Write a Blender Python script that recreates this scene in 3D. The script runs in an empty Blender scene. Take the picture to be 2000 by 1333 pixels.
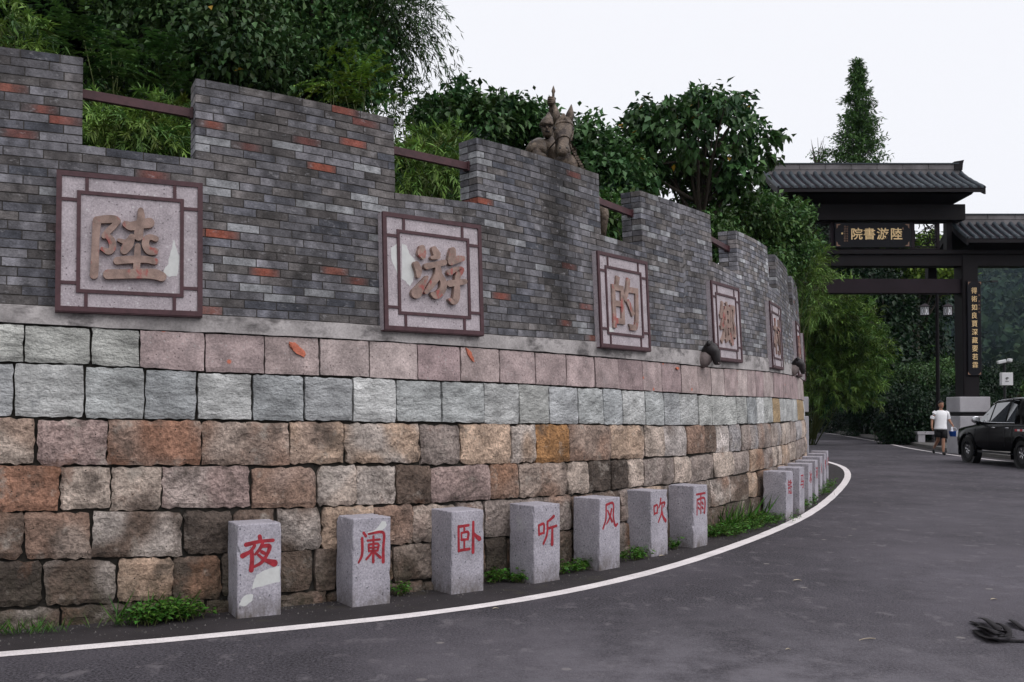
import bpy, bmesh, math, random
import numpy as np
from mathutils import Vector, Matrix, noise as mnoise
R = math.radians
rng = np.random.default_rng(7)
random.seed(7)
scene = bpy.context.scene
COL = scene.collection

# ------------------------------------------------------------------ camera
F, PITCH, SHIFT, CAMH = 1920.0, R(1.5), 85.0, 1.5
cd = bpy.data.cameras.new('camera'); cam = bpy.data.objects.new('camera', cd); COL.objects.link(cam)
cam.location = (0, 0, CAMH); cam.rotation_euler = (R(90) + PITCH, 0, 0)
cd.sensor_width = 36; cd.lens = F / 2000 * 36; cd.shift_y = SHIFT / 2000
cd.clip_start = .05; cd.clip_end = 3000
scene.camera = cam

# ------------------------------------------------------------------ world, sun
SUN_EL, SUN_AZ = R(50), R(128)       # azimuth of the sun seen from above, clockwise from +Y
w = bpy.data.worlds.new("World"); scene.world = w; w.use_nodes = True
nt = w.node_tree; nt.nodes.clear()
out = nt.nodes.new('ShaderNodeOutputWorld'); bg = nt.nodes.new('ShaderNodeBackground')
sky = nt.nodes.new('ShaderNodeTexSky'); sky.sky_type = 'NISHITA'; sky.sun_disc = False
sky.sun_elevation = SUN_EL; sky.sun_rotation = SUN_AZ % (2 * math.pi)
sky.air_density = 1.0; sky.dust_density = 4.0
mx = nt.nodes.new('ShaderNodeMix'); mx.data_type = 'RGBA'; mx.inputs[0].default_value = .93
nt.links.new(sky.outputs[0], mx.inputs[6]); mx.inputs[7].default_value = (7.75, 7.78, 8.12, 1)   # cloud layer over the blue
nt.links.new(mx.outputs[2], bg.inputs[0]); bg.inputs[1].default_value = .1
nt.links.new(bg.outputs[0], out.inputs[0])
sd = bpy.data.lights.new('sun', 'SUN'); sd.energy = 1.5; sd.angle = R(65); sd.color = (1, .965, .98)
sun = bpy.data.objects.new('sun', sd); COL.objects.link(sun)
sv = Vector((math.sin(SUN_AZ) * math.cos(SUN_EL), math.cos(SUN_AZ) * math.cos(SUN_EL), math.sin(SUN_EL)))
sun.rotation_euler = sv.to_track_quat('Z', 'Y').to_euler(); sun.location = sv * 50
vs = scene.view_settings
scene.display_settings.display_device = 'sRGB'
vs.view_transform = 'Standard'; vs.look = 'None'; vs.gamma = 1; vs.exposure = 0.36; vs.use_curve_mapping = False
scene.cycles.max_bounces = 6; scene.cycles.volume_bounces = 0

# ------------------------------------------------------------------ pixel helpers (photograph is 2000 x 1333)
def ray(px, py):
    x = (px - 1000) / F; y = (666.5 + SHIFT - py) / F
    return (x, math.cos(PITCH) - y * math.sin(PITCH), math.sin(PITCH) + y * math.cos(PITCH))
def at_depth(px, py, Y):
    d = ray(px, py); t = Y / d[1]
    return Vector((d[0] * t, Y, CAMH + d[2] * t))
def on_ground(px, py, z=0.0):
    d = ray(px, py); t = (z - CAMH) / d[2]
    return Vector((d[0] * t, d[1] * t, z))
def to_px(p):
    c, s = math.cos(PITCH), math.sin(PITCH)
    yy, zz = p[1], p[2] - CAMH
    dep = yy * c + zz * s; up = -yy * s + zz * c
    return (1000 + F * p[0] / dep, 666.5 + SHIFT - F * up / dep, dep)

# ------------------------------------------------------------------ object helpers
def thing(name, label, cat, loc=(0, 0, 0), group=None, rotz=0):
    o = bpy.data.objects.new(name, None); COL.objects.link(o)
    o.location = loc; o.rotation_euler = (0, 0, rotz); o.empty_display_size = .2
    o['label'] = label; o['category'] = cat
    if group: o['group'] = group
    return o
def tag(o, label, cat, group=None, kind=None):
    if label: o['label'] = label
    if cat: o['category'] = cat
    if group: o['group'] = group
    if kind: o['kind'] = kind
    return o
def put(o, parent):
    if parent is not None:
        o.parent = parent
        m = Matrix.LocRotScale(parent.location, parent.rotation_euler, parent.scale)
        p = parent.parent
        if p is not None:
            m = Matrix.LocRotScale(p.location, p.rotation_euler, p.scale) @ parent.matrix_parent_inverse @ m
        o.matrix_parent_inverse = m.inverted()
def mobj(name, verts, faces, mat, parent=None, tint=None, smooth=False, kind=None, origin=None):
    """verts in world coordinates"""
    V = np.asarray(verts, dtype=np.float64).reshape(-1, 3)
    c = V.mean(axis=0) if origin is None else np.array(origin)
    me = bpy.data.meshes.new(name)
    me.from_pydata((V - c).tolist(), [], faces)
    if tint is not None:
        a = me.color_attributes.new('tint', 'FLOAT_COLOR', 'POINT')
        T = np.ones((len(V), 4)); T[:, :3] = np.asarray(tint, dtype=float).reshape(-1, 3) if np.ndim(tint) > 1 else np.array(tint)
        a.data.foreach_set('color', T.ravel())
    if smooth: me.polygons.foreach_set('use_smooth', [True] * len(me.polygons))
    if mat: me.materials.append(mat)
    o = bpy.data.objects.new(name, me); COL.objects.link(o); o.location = c
    put(o, parent)
    if kind: o['kind'] = kind
    return o
class MB:
    def __init__(s): s.v = []; s.f = []; s.t = []
    def add(s, v, f, t=None):
        n = len(s.v); s.v += [tuple(p) for p in v]; s.f += [tuple(i + n for i in q) for q in f]
        s.t += [t if t is not None else (1, 1, 1)] * len(v) if (t is None or np.ndim(t) == 1) else [tuple(x) for x in t]
    def box(s, c, d, M=None, t=None):
        x, y, z = d[0] / 2, d[1] / 2, d[2] / 2
        v = [Vector((a, b, e)) for a in (-x, x) for b in (-y, y) for e in (-z, z)]
        if M is not None: v = [M @ p for p in v]
        v = [p + Vector(c) for p in v]
        s.add(v, [(0, 1, 3, 2), (4, 6, 7, 5), (0, 4, 5, 1), (2, 3, 7, 6), (0, 2, 6, 4), (1, 5, 7, 3)], t)
    def tube(s, pts, rad, n=8, t=None, cap=True):
        pts = [Vector(p) for p in pts]; k = len(pts)
        if not hasattr(rad, '__len__'): rad = [rad] * k
        v = []; f = []
        for i, p in enumerate(pts):
            d = (pts[min(i + 1, k - 1)] - pts[max(i - 1, 0)]).normalized()
            a = d.cross(Vector((0, 0, 1)) if abs(d.z) < .9 else Vector((1, 0, 0))).normalized(); b = d.cross(a)
            for j in range(n):
                w_ = 2 * math.pi * j / n
                v.append(p + (a * math.cos(w_) + b * math.sin(w_)) * rad[i])
        for i in range(k - 1):
            for j in range(n):
                f.append((i * n + j, i * n + (j + 1) % n, (i + 1) * n + (j + 1) % n, (i + 1) * n + j))
        if cap: f.append(tuple(range(n - 1, -1, -1))); f.append(tuple((k - 1) * n + j for j in range(n)))
        s.add(v, f, t)
    def build(s, name, mat, parent=None, tint=False, smooth=False, kind=None, origin=None):
        return mobj(name, s.v, s.f, mat, parent, s.t if tint else None, smooth, kind, origin)
def bevel_box_mesh(dx, dy, dz, bev, seg=2):
    bm = bmesh.new(); bmesh.ops.create_cube(bm, size=1)
    for v in bm.verts: v.co = Vector((v.co.x * dx, v.co.y * dy, v.co.z * dz))
    bmesh.ops.bevel(bm, geom=bm.edges[:], offset=bev, segments=seg, affect='EDGES')
    vs_ = [v.co.copy() for v in bm.verts]; fs = [tuple(v.index for v in f.verts) for f in bm.faces]; bm.free()
    return vs_, fs

# ------------------------------------------------------------------ materials
def mat(name, base=(.5, .5, .5), rough=.85, tint=False, blotch=None, grain=None, spots=(), bump=0, bscale=40, bdist=.01,
        streak=None, metal=0, spec=.3, stain=None, trans=0, coat=0, wave=None, normal2=None, splash=None, dust=None):
    m = bpy.data.materials.new(name); m.use_nodes = True; n = m.node_tree.nodes; l = m.node_tree.links
    b = n['Principled BSDF']; o = n['Material Output']
    b.inputs['Roughness'].default_value = rough; b.inputs['Metallic'].default_value = metal
    b.inputs['Specular IOR Level'].default_value = spec
    if coat: b.inputs['Coat Weight'].default_value = coat; b.inputs['Coat Roughness'].default_value = .06
    geo = n.new('ShaderNodeNewGeometry'); pos = geo.outputs['Position']
    def noise(scale, detail=4, stretch=None, rgh=.6):
        t = n.new('ShaderNodeTexNoise'); t.inputs['Scale'].default_value = scale; t.inputs['Detail'].default_value = detail
        t.inputs['Roughness'].default_value = rgh
        if stretch:
            mp = n.new('ShaderNodeMapping'); mp.inputs['Scale'].default_value = stretch[:3]
            if len(stretch) > 3:
                mp.vector_type = 'TEXTURE'; mp.inputs['Scale'].default_value = [1 / q for q in stretch[:3]]; mp.inputs['Rotation'].default_value = (stretch[3], stretch[3] * .8, 0)
            l.new(pos, mp.inputs[0]); l.new(mp.outputs[0], t.inputs['Vector'])
        else: l.new(pos, t.inputs['Vector'])
        return t.outputs['Fac']
    def rng_(fac, a0, a1, b0, b1):
        r = n.new('ShaderNodeMapRange'); r.inputs[1].default_value = a0; r.inputs[2].default_value = a1
        r.inputs[3].default_value = b0; r.inputs[4].default_value = b1; l.new(fac, r.inputs[0]); return r.outputs[0]
    if tint:
        a = n.new('ShaderNodeAttribute'); a.attribute_name = 'tint'; a.attribute_type = 'GEOMETRY'
        mm = n.new('ShaderNodeMix'); mm.data_type = 'RGBA'; mm.blend_type = 'MULTIPLY'; mm.inputs[0].default_value = 1
        mm.inputs[6].default_value = (*base, 1); l.new(a.outputs['Color'], mm.inputs[7]); c = mm.outputs[2]
    else:
        rgb = n.new('ShaderNodeRGB'); rgb.outputs[0].default_value = (*base, 1); c = rgb.outputs[0]
    def mul(c, fac):
        v = n.new('ShaderNodeVectorMath'); v.operation = 'SCALE'; l.new(c, v.inputs[0]); l.new(fac, v.inputs['Scale']); return v.outputs[0]
    def mixc(c, col, fac):
        x = n.new('ShaderNodeMix'); x.data_type = 'RGBA'; l.new(fac, x.inputs[0]); l.new(c, x.inputs[6]); x.inputs[7].default_value = (*col, 1); return x.outputs[2]
    if blotch: c = mul(c, rng_(noise(blotch[0], 5), .3, .7, 1 - blotch[1], 1 + blotch[1]))
    if streak: c = mul(c, rng_(noise(streak[0], 4, streak[2]), .3, .7, 1 - streak[1], 1 + streak[1]))
    if grain: c = mul(c, rng_(noise(grain[0], 2), .25, .75, 1 - grain[1], 1 + grain[1]))
    for (sc, lo, hi, col, *st) in (stain or []):
        c = mixc(c, col, rng_(noise(sc, 5, st[0] if st else None, .65), lo, hi, 0, (st[1] if len(st) > 1 else .85)))
    for (sc, thr, col, amt) in spots:
        v = n.new('ShaderNodeTexVoronoi'); v.inputs['Scale'].default_value = sc; l.new(pos, v.inputs['Vector'])
        s1 = rng_(v.outputs['Distance'], thr * .6, thr, 1, 0)
        sep = n.new('ShaderNodeSeparateColor'); l.new(v.outputs['Color'], sep.inputs[0])
        s2 = rng_(sep.outputs[0], 1 - amt - .02, 1 - amt, 0, 1)
        k = n.new('ShaderNodeMath'); k.operation = 'MULTIPLY'; l.new(s1, k.inputs[0]); l.new(s2, k.inputs[1])
        c = mixc(c, col, k.outputs[0])
    if dust:
        for (cx_, cy_, r0_, r1_, dc_, am_) in dust:
            vd = n.new('ShaderNodeVectorMath'); vd.operation = 'DISTANCE'; l.new(pos, vd.inputs[0]); vd.inputs[1].default_value = (cx_, cy_, 0)
            hh = rng_(vd.outputs['Value'], r0_, r1_, 1, 0); h2 = rng_(noise(2.3, 7, (1, 1, 1), .75), .38, .60, .15, 1)
            kk = n.new('ShaderNodeMath'); kk.operation = 'MULTIPLY'; l.new(hh, kk.inputs[0]); l.new(h2, kk.inputs[1])
            k2 = n.new('ShaderNodeMath'); k2.operation = 'MULTIPLY'; l.new(kk.outputs[0], k2.inputs[0]); k2.inputs[1].default_value = am_; c = mixc(c, dc_, k2.outputs[0])
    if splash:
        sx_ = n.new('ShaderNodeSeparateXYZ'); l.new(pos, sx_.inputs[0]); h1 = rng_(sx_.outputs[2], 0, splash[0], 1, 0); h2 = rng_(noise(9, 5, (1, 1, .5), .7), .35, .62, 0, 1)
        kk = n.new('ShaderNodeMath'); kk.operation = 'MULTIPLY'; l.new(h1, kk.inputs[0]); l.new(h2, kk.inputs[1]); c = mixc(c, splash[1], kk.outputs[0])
    l.new(c, b.inputs['Base Color'])
    if bump:
        bp = n.new('ShaderNodeBump'); bp.inputs['Strength'].default_value = bump; bp.inputs['Distance'].default_value = bdist
        l.new(noise(bscale, 6, wave, .65), bp.inputs['Height']); l.new(bp.outputs[0], b.inputs['Normal'])
    if trans:
        tr = n.new('ShaderNodeBsdfTranslucent'); l.new(c, tr.inputs[0]); ms = n.new('ShaderNodeMixShader'); ms.inputs[0].default_value = trans
        l.new(b.outputs[0], ms.inputs[1]); l.new(tr.outputs[0], ms.inputs[2]); l.new(ms.outputs[0], o.inputs[0])
    return m

M_brick = mat('brick_clay', (1, 1, 1), .9, tint=True, blotch=(13, .42), grain=(75, .22), bump=.9, bscale=45, bdist=.008,
              stain=[(1.2, .545, .68, (.034, .031, .032), (1, 1, .32), .72), (1.5, .56, .74, (.27, .262, .275), (1, 1, .35), .5), (15, .585, .70, (.27, .265, .275), (1, 1, 1.8), .55), (21, .60, .72, (.045, .042, .045), (1, 1, 1.5), .65)])
M_mortar = mat('old_mortar', (.055, .05, .046), .95, blotch=(12, .4), bump=.5, bscale=80, bdist=.004)
M_joint = mat('dark_joint_earth', (.028, .025, .021), .95, blotch=(9, .5), bump=.6, bscale=60, bdist=.01)
M_plinth = mat('cement_band', (.32, .30, .295), .9, blotch=(3.2, .4), grain=(60, .2), bump=.4, bscale=60, bdist=.004,
               stain=[(3.4, .52, .66, (.06, .055, .055), (1, 1, 2.2), .8), (7, .62, .7, (.30, .29, .28), (1, 1, 1), .5)])
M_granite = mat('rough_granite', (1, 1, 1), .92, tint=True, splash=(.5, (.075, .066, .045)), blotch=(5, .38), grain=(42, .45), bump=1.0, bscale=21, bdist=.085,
                stain=[(3.4, .54, .68, (.095, .075, .062), (1, 1, 1), .8), (6, .56, .70, (.44, .39, .34), (1, 1, 1), .7), (3.1, .60, .70, (.22, .10, .055), (1, 1, .8), .5)],
                spots=[(31, .2, (.035, .03, .026), .14)])
M_slate = mat('split_slate', (1, 1, 1), .8, tint=True, blotch=(3, .22), grain=(60, .2), streak=(5, .34, (1.0, 1.0, 6.5, .62)), bump=1.0, bscale=16, bdist=.05, wave=(1.6, 1.0, 2.4),
              stain=[(4, .62, .74, (.14, .15, .16), (1, 1, .5), .6), (3, .68, .76, (.24, .17, .12), (1, 1, .4), .5)])
M_pink = mat('pink_tuff', (1, 1, 1), .88, tint=True, blotch=(6, .32), grain=(60, .3), bump=.8, bscale=34, bdist=.014,
             stain=[(4.5, .6, .72, (.17, .15, .15), (1, 1, .5), .6)], spots=[(35, .3, (.36, .32, .31), .2), (42, .28, (.12, .09, .09), .15), (7, .16, (.45, .14, .09), .12)])
M_panel = mat('panel_stone', (.355, .315, .335), .85, blotch=(7, .18), grain=(80, .28), bump=.5, bscale=60, bdist=.004,
              spots=[(38, .26, (.12, .10, .11), .18), (22, .22, (.48, .46, .47), .25), (70, .3, (.5, .47, .48), .18)])
M_frame = mat('maroon_frame_paint', (.060, .027, .032), .6, blotch=(20, .25), bump=.2, bscale=60, bdist=.002)
M_bronzechar = mat('worn_tan_paint', (.235, .165, .14), .8, blotch=(9, .4), grain=(140, .15), bump=.5, bscale=40, bdist=.006,
                   stain=[(9, .56, .64, (.29, .06, .055), (1, 1, .55), .8), (17, .62, .7, (.30, .25, .20), (1, 1, 1), .6)])
M_patch = mat('cement_patch', (.50, .51, .50), .8, blotch=(20, .08), bump=.3, bscale=50, bdist=.002)
M_smear = mat('orange_smear', (.42, .13, .08), .85, blotch=(18, .4), grain=(60, .3))
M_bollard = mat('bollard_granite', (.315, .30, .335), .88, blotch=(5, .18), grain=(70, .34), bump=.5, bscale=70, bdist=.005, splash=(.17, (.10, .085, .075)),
                spots=[(26, .22, (.10, .10, .12), .25), (50, .25, (.12, .12, .14), .2), (17, .14, (.46, .45, .46), .3)],
                stain=[(3, .64, .76, (.44, .44, .44), (1, 1, 1), .6)])
M_red = mat('red_carved_paint', (.26, .018, .028), .6, blotch=(25, .35), bump=.3, bscale=60, bdist=.003)
M_iron = mat('maroon_iron', (.055, .022, .026), .5, blotch=(14, .35), bump=.3, bscale=60, bdist=.002)
M_asphalt = mat('asphalt', (.060, .056, .064), .88, dust=[(1.3, 5.2, .6, 2.7, (.155, .145, .162), .85), (4.6, 8.6, .4, 2.8, (.140, .130, .150), .6), (7.5, 14, .5, 4, (.12, .112, .128), .5)], blotch=(.55, .22), grain=(55, .85), streak=(130, .55, (1, 1, 1)), spec=.08, bump=1.0, bscale=70, bdist=.012,
                stain=[(.30, .44, .66, (.105, .096, .110), (1, 1, 1), .8), (1.6, .54, .72, (.125, .115, .128), (1, .6, 1), .5), (5, .57, .68, (.165, .152, .163), (1, .7, 1), .6), (13, .655, .73, (.22, .20, .205), (1, .7, 1), .6), (.8, .60, .66, (.045, .042, .048), (1, 1, 1), .5)],
                spots=[(2.7, .10, (.20, .185, .18), .35), (24, .12, (.22, .21, .2), .04), (90, .3, (.15, .145, .15), .12)])
M_verge = mat('dark_asphalt_verge', (.026, .022, .024), .9, blotch=(2, .3), grain=(240, .45), bump=.7, bscale=160, bdist=.006,
              spots=[(55, .25, (.17, .16, .15), .06)], stain=[(3, .58, .7, (.05, .045, .03), (1, 1, 1), .6)])
M_paint = mat('road_paint', (.66, .62, .62), .75, blotch=(3, .12), grain=(80, .2), stain=[(2.2, .58, .72, (.36, .33, .33), (1, 1, 1), .5), (9, .64, .72, (.30, .28, .28), (1, 1, 1), .6), (40, .66, .74, (.2, .19, .19), (1, 1, 1), .6)], bump=.3, bscale=200, bdist=.002)
M_soil = mat('soil', (.045, .038, .026), .95, blotch=(2, .4), bump=.8, bscale=12, bdist=.05)
M_ground = mat('ground_earth', (.040, .045, .025), .95, blotch=(.3, .4), bump=.6, bscale=6, bdist=.05)
M_pave = mat('paving', (.10, .095, .09), .9, blotch=(2, .2), grain=(60, .2), bump=.3, bscale=50, bdist=.005)
M_wood = mat('dark_brown_timber', (.0070, .0052, .0068), .65, blotch=(1.5, .3), streak=(14, .25, (1, 1, 8)), spec=.18, bump=.25, bscale=30, bdist=.004)
M_woodred = mat('dark_red_timber', (.0135, .0075, .0115), .65, spec=.2, blotch=(1.5, .25), streak=(10, .2, (1, 1, 8)), bump=.2, bscale=30, bdist=.004)
M_tile = mat('roof_tile_grey', (.034, .044, .054), .6, tint=False, blotch=(3, .35), grain=(40, .2), bump=.4, bscale=30, bdist=.006, spec=.35)
M_tilepan = mat('pan_tile', (.028, .021, .029), .7, blotch=(4, .35), bump=.4, bscale=30, bdist=.006)
M_ridge = mat('ridge_cement', (.15, .14, .145), .9, blotch=(2, .3), bump=.4, bscale=30, bdist=.01, stain=[(1.3, .5, .7, (.09, .085, .085), (1, 1, 1), .7)])
M_board = mat('black_signboard', (.005, .005, .008), .5, spec=.15)
M_gold = mat('gold_leaf_paint', (.80, .58, .30), .5, metal=.0, blotch=(9, .2))
M_golddim = mat('tarnished_gold', (.22, .13, .09), .6)
M_basestone = mat('pillar_base_granite', (.33, .32, .34), .85, blotch=(2, .12), grain=(60, .15), bump=.3, bscale=40, bdist=.004)
M_bronze = mat('weathered_bronze', (.115, .088, .068), .42, metal=.35, blotch=(7, .5), grain=(50, .3), bump=.7, bscale=24, bdist=.035,
               stain=[(5, .52, .62, (.03, .022, .02), (1, 1, 1), .85), (8, .60, .70, (.27, .21, .15), (1, 1, 1), .6)])
M_blackhorse = mat('black_cast_iron', (.015, .012, .013), .45, blotch=(20, .3), bump=.5, bscale=50, bdist=.005)
M_neckstone = mat('pale_neck_plaster', (.17, .14, .135), .9, blotch=(15, .4), bump=.6, bscale=40, bdist=.01)
M_bark = mat('bark', (.055, .045, .035), .95, blotch=(3, .4), streak=(8, .3, (6, 6, 1)), bump=.9, bscale=18, bdist=.03)
M_stem = mat('green_stem', (.06, .075, .02), .7)
M_leaf = mat('leaf', (1, 1, 1), .45, tint=True, trans=.15, spec=.22)
M_farleaf = mat('far_leaf', (1, 1, 1), .8, tint=True, trans=.15, spec=.1)
M_cloth = mat('white_cotton', (.80, .80, .82), .9, bump=.4, bscale=14, bdist=.02)
M_short = mat('black_shorts', (.008, .008, .009), .9)
M_skin = mat('skin', (.33, .175, .115), .55)
M_hair = mat('black_hair', (.01, .009, .009), .6)
M_blue = mat('blue_plastic', (.015, .075, .33), .6, spec=.15)
M_carpaint = mat('black_car_paint', (.001, .001, .0014), .15, coat=.0, spec=.06)
M_glass = mat('tinted_glass', (.035, .042, .05), .05, spec=1.0, coat=1)
M_rubber = mat('rubber', (.008, .008, .008), .8)
M_chrome = mat('bright_metal', (.60, .60, .62), .18, metal=1)
M_blackplastic = mat('black_plastic', (.012, .012, .013), .55)
M_white = mat('white_sheet_metal', (.72, .72, .74), .5)
M_redrefl = mat('red_reflector', (.5, .02, .03), .4)
M_lampglass = mat('frosted_lamp_glass', (.86, .87, .92), .4)
M_thatch = mat('thatch', (.16, .10, .055), .95, streak=(9, .5, (1, 1, 1)), blotch=(4, .3), bump=.8, bscale=30, bdist=.02)
M_rag = mat('black_rag', (.012, .010, .012), .85, bump=.6, bscale=30, bdist=.01)
M_dry = mat('dry_leaf', (.42, .36, .27), .8)

# ------------------------------------------------------------------ wall plan curve
def catmull(P, n=24):
    P = [Vector(p) for p in P]; Q = [P[0] * 2 - P[1]] + P + [P[-1] * 2 - P[-2]]; o = []
    for i in range(1, len(Q) - 2):
        for k in range(n):
            t = k / n; a, b, c, d = Q[i - 1:i + 3]
            o.append(.5 * ((2 * b) + (c - a) * t + (2 * a - 5 * b + 4 * c - d) * t * t + (3 * b - a - 3 * c + d) * t ** 3))
    o.append(Q[-2]); return o
def resample(P, step):
    A = np.array([list(p) for p in P]); d = np.r_[0, np.cumsum(np.linalg.norm(np.diff(A, axis=0), axis=1))]
    n = int(d[-1] / step); s = np.linspace(0, d[-1], n + 1)
    return np.stack([np.interp(s, d, A[:, k]) for k in range(A.shape[1])], 1)
WP = [(-8.6, 4.9), (-7, 5.45), (-5.0, 6.12), (-3.5, 6.74), (-2.14, 7.37), (-1.41, 7.77), (-.70, 8.27), (-.04, 8.82), (.56, 9.47), (1.15, 10.2), (1.69, 10.88),
      (2.5, 12.05), (3.40, 13.48), (4.28, 15.34), (5.18, 17.63), (6.02, 20.02), (6.62, 22.2), (6.95, 24.5), (6.95, 27), (6.6, 30), (5.8, 33)]
C = resample(catmull(WP), .05)
for _ in range(140): C[1:-1] = .5 * C[1:-1] + .25 * (C[:-2] + C[2:])
C = resample(C, .05)
CS = np.r_[0, np.cumsum(np.linalg.norm(np.diff(C, axis=0), axis=1))]
CT = np.gradient(C, axis=0); CT /= np.linalg.norm(CT, axis=1)[:, None]
SMAX = CS[-1]; BETA = .047
def base(s):
    x = np.interp(s, CS, C[:, 0]); y = np.interp(s, CS, C[:, 1]); tx = np.interp(s, CS, CT[:, 0]); ty = np.interp(s, CS, CT[:, 1])
    q = math.hypot(tx, ty); return x, y, tx / q, ty / q
def W(s, z, d=0.0):
    x, y, tx, ty = base(s); k = d - BETA * max(z, 0)
    return Vector((x + ty * k, y - tx * k, z))
def wall_at(px, py, d=0.0):
    r = ray(px, py); h = math.hypot(r[0], r[1]); best = None; prev = None
    for i in range(len(CS)):
        P = C[i]; t = math.hypot(*P) / h; z = CAMH + r[2] * t
        k = d - BETA * z; Q = (P[0] + CT[i, 1] * k, P[1] - CT[i, 0] * k)
        t = math.hypot(*Q) / h; z = CAMH + r[2] * t
        val = r[0] * Q[1] - r[1] * Q[0]
        if prev is not None and prev[0] * val <= 0 and Q[1] > 0:
            a = abs(prev[0]) / (abs(prev[0]) + abs(val) + 1e-12)
            return CS[i - 1] + a * (CS[i] - CS[i - 1]), prev[1] + a * (z - prev[1])
        prev = (val, z)
    return None
def zline(tab):
    S = []; Z = []
    for px, py in tab:
        q = wall_at(px, py)
        if q: S.append(q[0]); Z.append(q[1])
    return lambda s: float(np.interp(s, S, Z))
L = [zline(t) for t in (
    [(0, 630), (273, 645), (400, 650), (1000, 684), (1400, 719), (1560, 737)],
    [(0, 707), (273, 718), (400, 727), (1000, 750), (1400, 773), (1560, 781)],
    [(0, 815), (400, 821), (1000, 828), (1350, 832), (1560, 822)],
    [(0, 909), (567, 909), (1000, 906), (1350, 889), (1480, 877), (1560, 860)],
    [(0, 999), (400, 996), (1000, 976), (1350, 943), (1480, 920), (1560, 895)],
    [(0, 1094), (400, 1084), (640, 1072), (1000, 1048), (1380, 995), (1470, 974), (1560, 935)],
    [(0, 1188), (400, 1171), (620, 1155), (800, 1135), (1000, 1116), (1380, 1052), (1560, 972)])]
LP = zline([(0, 594), (560, 625), (980, 656), (1350, 684), (1560, 717)])
def s_of(px, py):
    q = wall_at(px, py); return q[0]

# ================================================================== SETTING: ground, road, line
def strip(name, pts_a, pts_b, z, m, kind='structure'):
    n = len(pts_a); v = [(p[0], p[1], z) for p in pts_a] + [(p[0], p[1], z) for p in pts_b]
    f = [(i, i + 1, n + i + 1, n + i) for i in range(n - 1)]
    o = mobj(name, v, f, m, kind=kind); return o
def offset(P, d):
    T = np.gradient(P, axis=0); T /= np.linalg.norm(T, axis=1)[:, None]
    return P + np.stack([T[:, 1], -T[:, 0]], 1) * d     # positive = to the right of travel
gs = 700
gv = []; gf = []; ng = 40
for j in range(ng + 1):
    for i in range(ng + 1): gv.append((-gs + 2 * gs * i / ng, -100 + 2 * gs * j / ng, -.06))
for j in range(ng):
    for i in range(ng): gf.append((j * (ng + 1) + i, j * (ng + 1) + i + 1, (j + 1) * (ng + 1) + i + 1, (j + 1) * (ng + 1) + i))
mobj('ground', gv, gf, M_ground, kind='structure')
LLpx = [(-250, 1292), (0, 1279), (200, 1263), (400, 1245), (500, 1234), (700, 1215), (800, 1204), (970, 1181), (1150, 1148), (1300, 1111), (1400, 1079), (1500, 1042), (1580, 1004), (1630, 966), (1655, 934), (1650, 916), (1625, 905)]
LL = [on_ground(*p).to_2d() for p in LLpx]
LL = [Vector((-9, 3.6)), Vector((-6.5, 4.6))] + LL[1:] + [Vector((9.7, 33)), Vector((11.2, 42)), Vector((14.3, 56)), Vector((16.2, 70)), Vector((15.5, 88)), Vector((9, 105))]
LL = resample(catmull(LL, 12), .25)
for _ in range(6): LL[1:-1] = .5 * LL[1:-1] + .25 * (LL[:-2] + LL[2:])
RL = [(15.4, -20), (15.2, 0), (14.9, 15), (14.6, 26), (14.55, 31), (15.7, 38.9), (18.0, 49.6), (21.2, 70), (21.0, 90), (14, 110)]
RL = resample(catmull(RL, 12), .25)
for _ in range(30): RL[1:-1] = .5 * RL[1:-1] + .25 * (RL[:-2] + RL[2:])
# road sheet: between the lines (and all around the viewpoint)
def pair(A, B, n=220):
    return A[np.linspace(0, len(A) - 1, n).astype(int)], B[np.linspace(0, len(B) - 1, n).astype(int)]
def grid_between(A, B, z, m, name, nx=8):
    A, B = pair(A, B); v = []; f = []
    for i in range(len(A)):
        for k in range(nx + 1):
            p = A[i] + (B[i] - A[i]) * k / nx; v.append((p[0], p[1], z))
    for i in range(len(A) - 1):
        for k in range(nx): f.append((i * (nx + 1) + k, i * (nx + 1) + k + 1, (i + 1) * (nx + 1) + k + 1, (i + 1) * (nx + 1) + k))
    return mobj(name, v, f, m, kind='structure')
LLext = np.vstack([np.array([(-16, -18), (-14, -6), (-12, 1.5)]), LL])
grid_between(offset(LLext, .0), offset(RL, .25), 0.0, M_asphalt, 'road')
Wb = C[::4]
strip('verge', [tuple(p) for p in offset(Wb, -.05)], [tuple(p) for p in LL[np.linspace(0, np.argmin(np.abs(LL[:, 1] - 36)), len(Wb)).astype(int)]], -.004, M_verge)
# white edge lines with slightly uneven edges
def line(P, wd, name, label):
    T = np.gradient(P, axis=0); T /= np.linalg.norm(T, axis=1)[:, None]; N = np.stack([T[:, 1], -T[:, 0]], 1)
    ja = np.array([mnoise.noise(Vector((p[0] * 3, p[1] * 3, 1.0))) for p in P]) * .008
    jb = np.array([mnoise.noise(Vector((p[0] * 3, p[1] * 3, 9.0))) for p in P]) * .008
    a = P + N * (-wd / 2 + ja)[:, None]; b = P + N * (wd / 2 + jb)[:, None]
    o = strip(name, a, b, .004, M_paint); o['label'] = label; return o
line(resample(LL, .06), .14, 'road_marking', 'white edge line curving round the wall')
line(resample(RL, .2), .12, 'road_marking', 'thin white edge line on the far side of the road')
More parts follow.
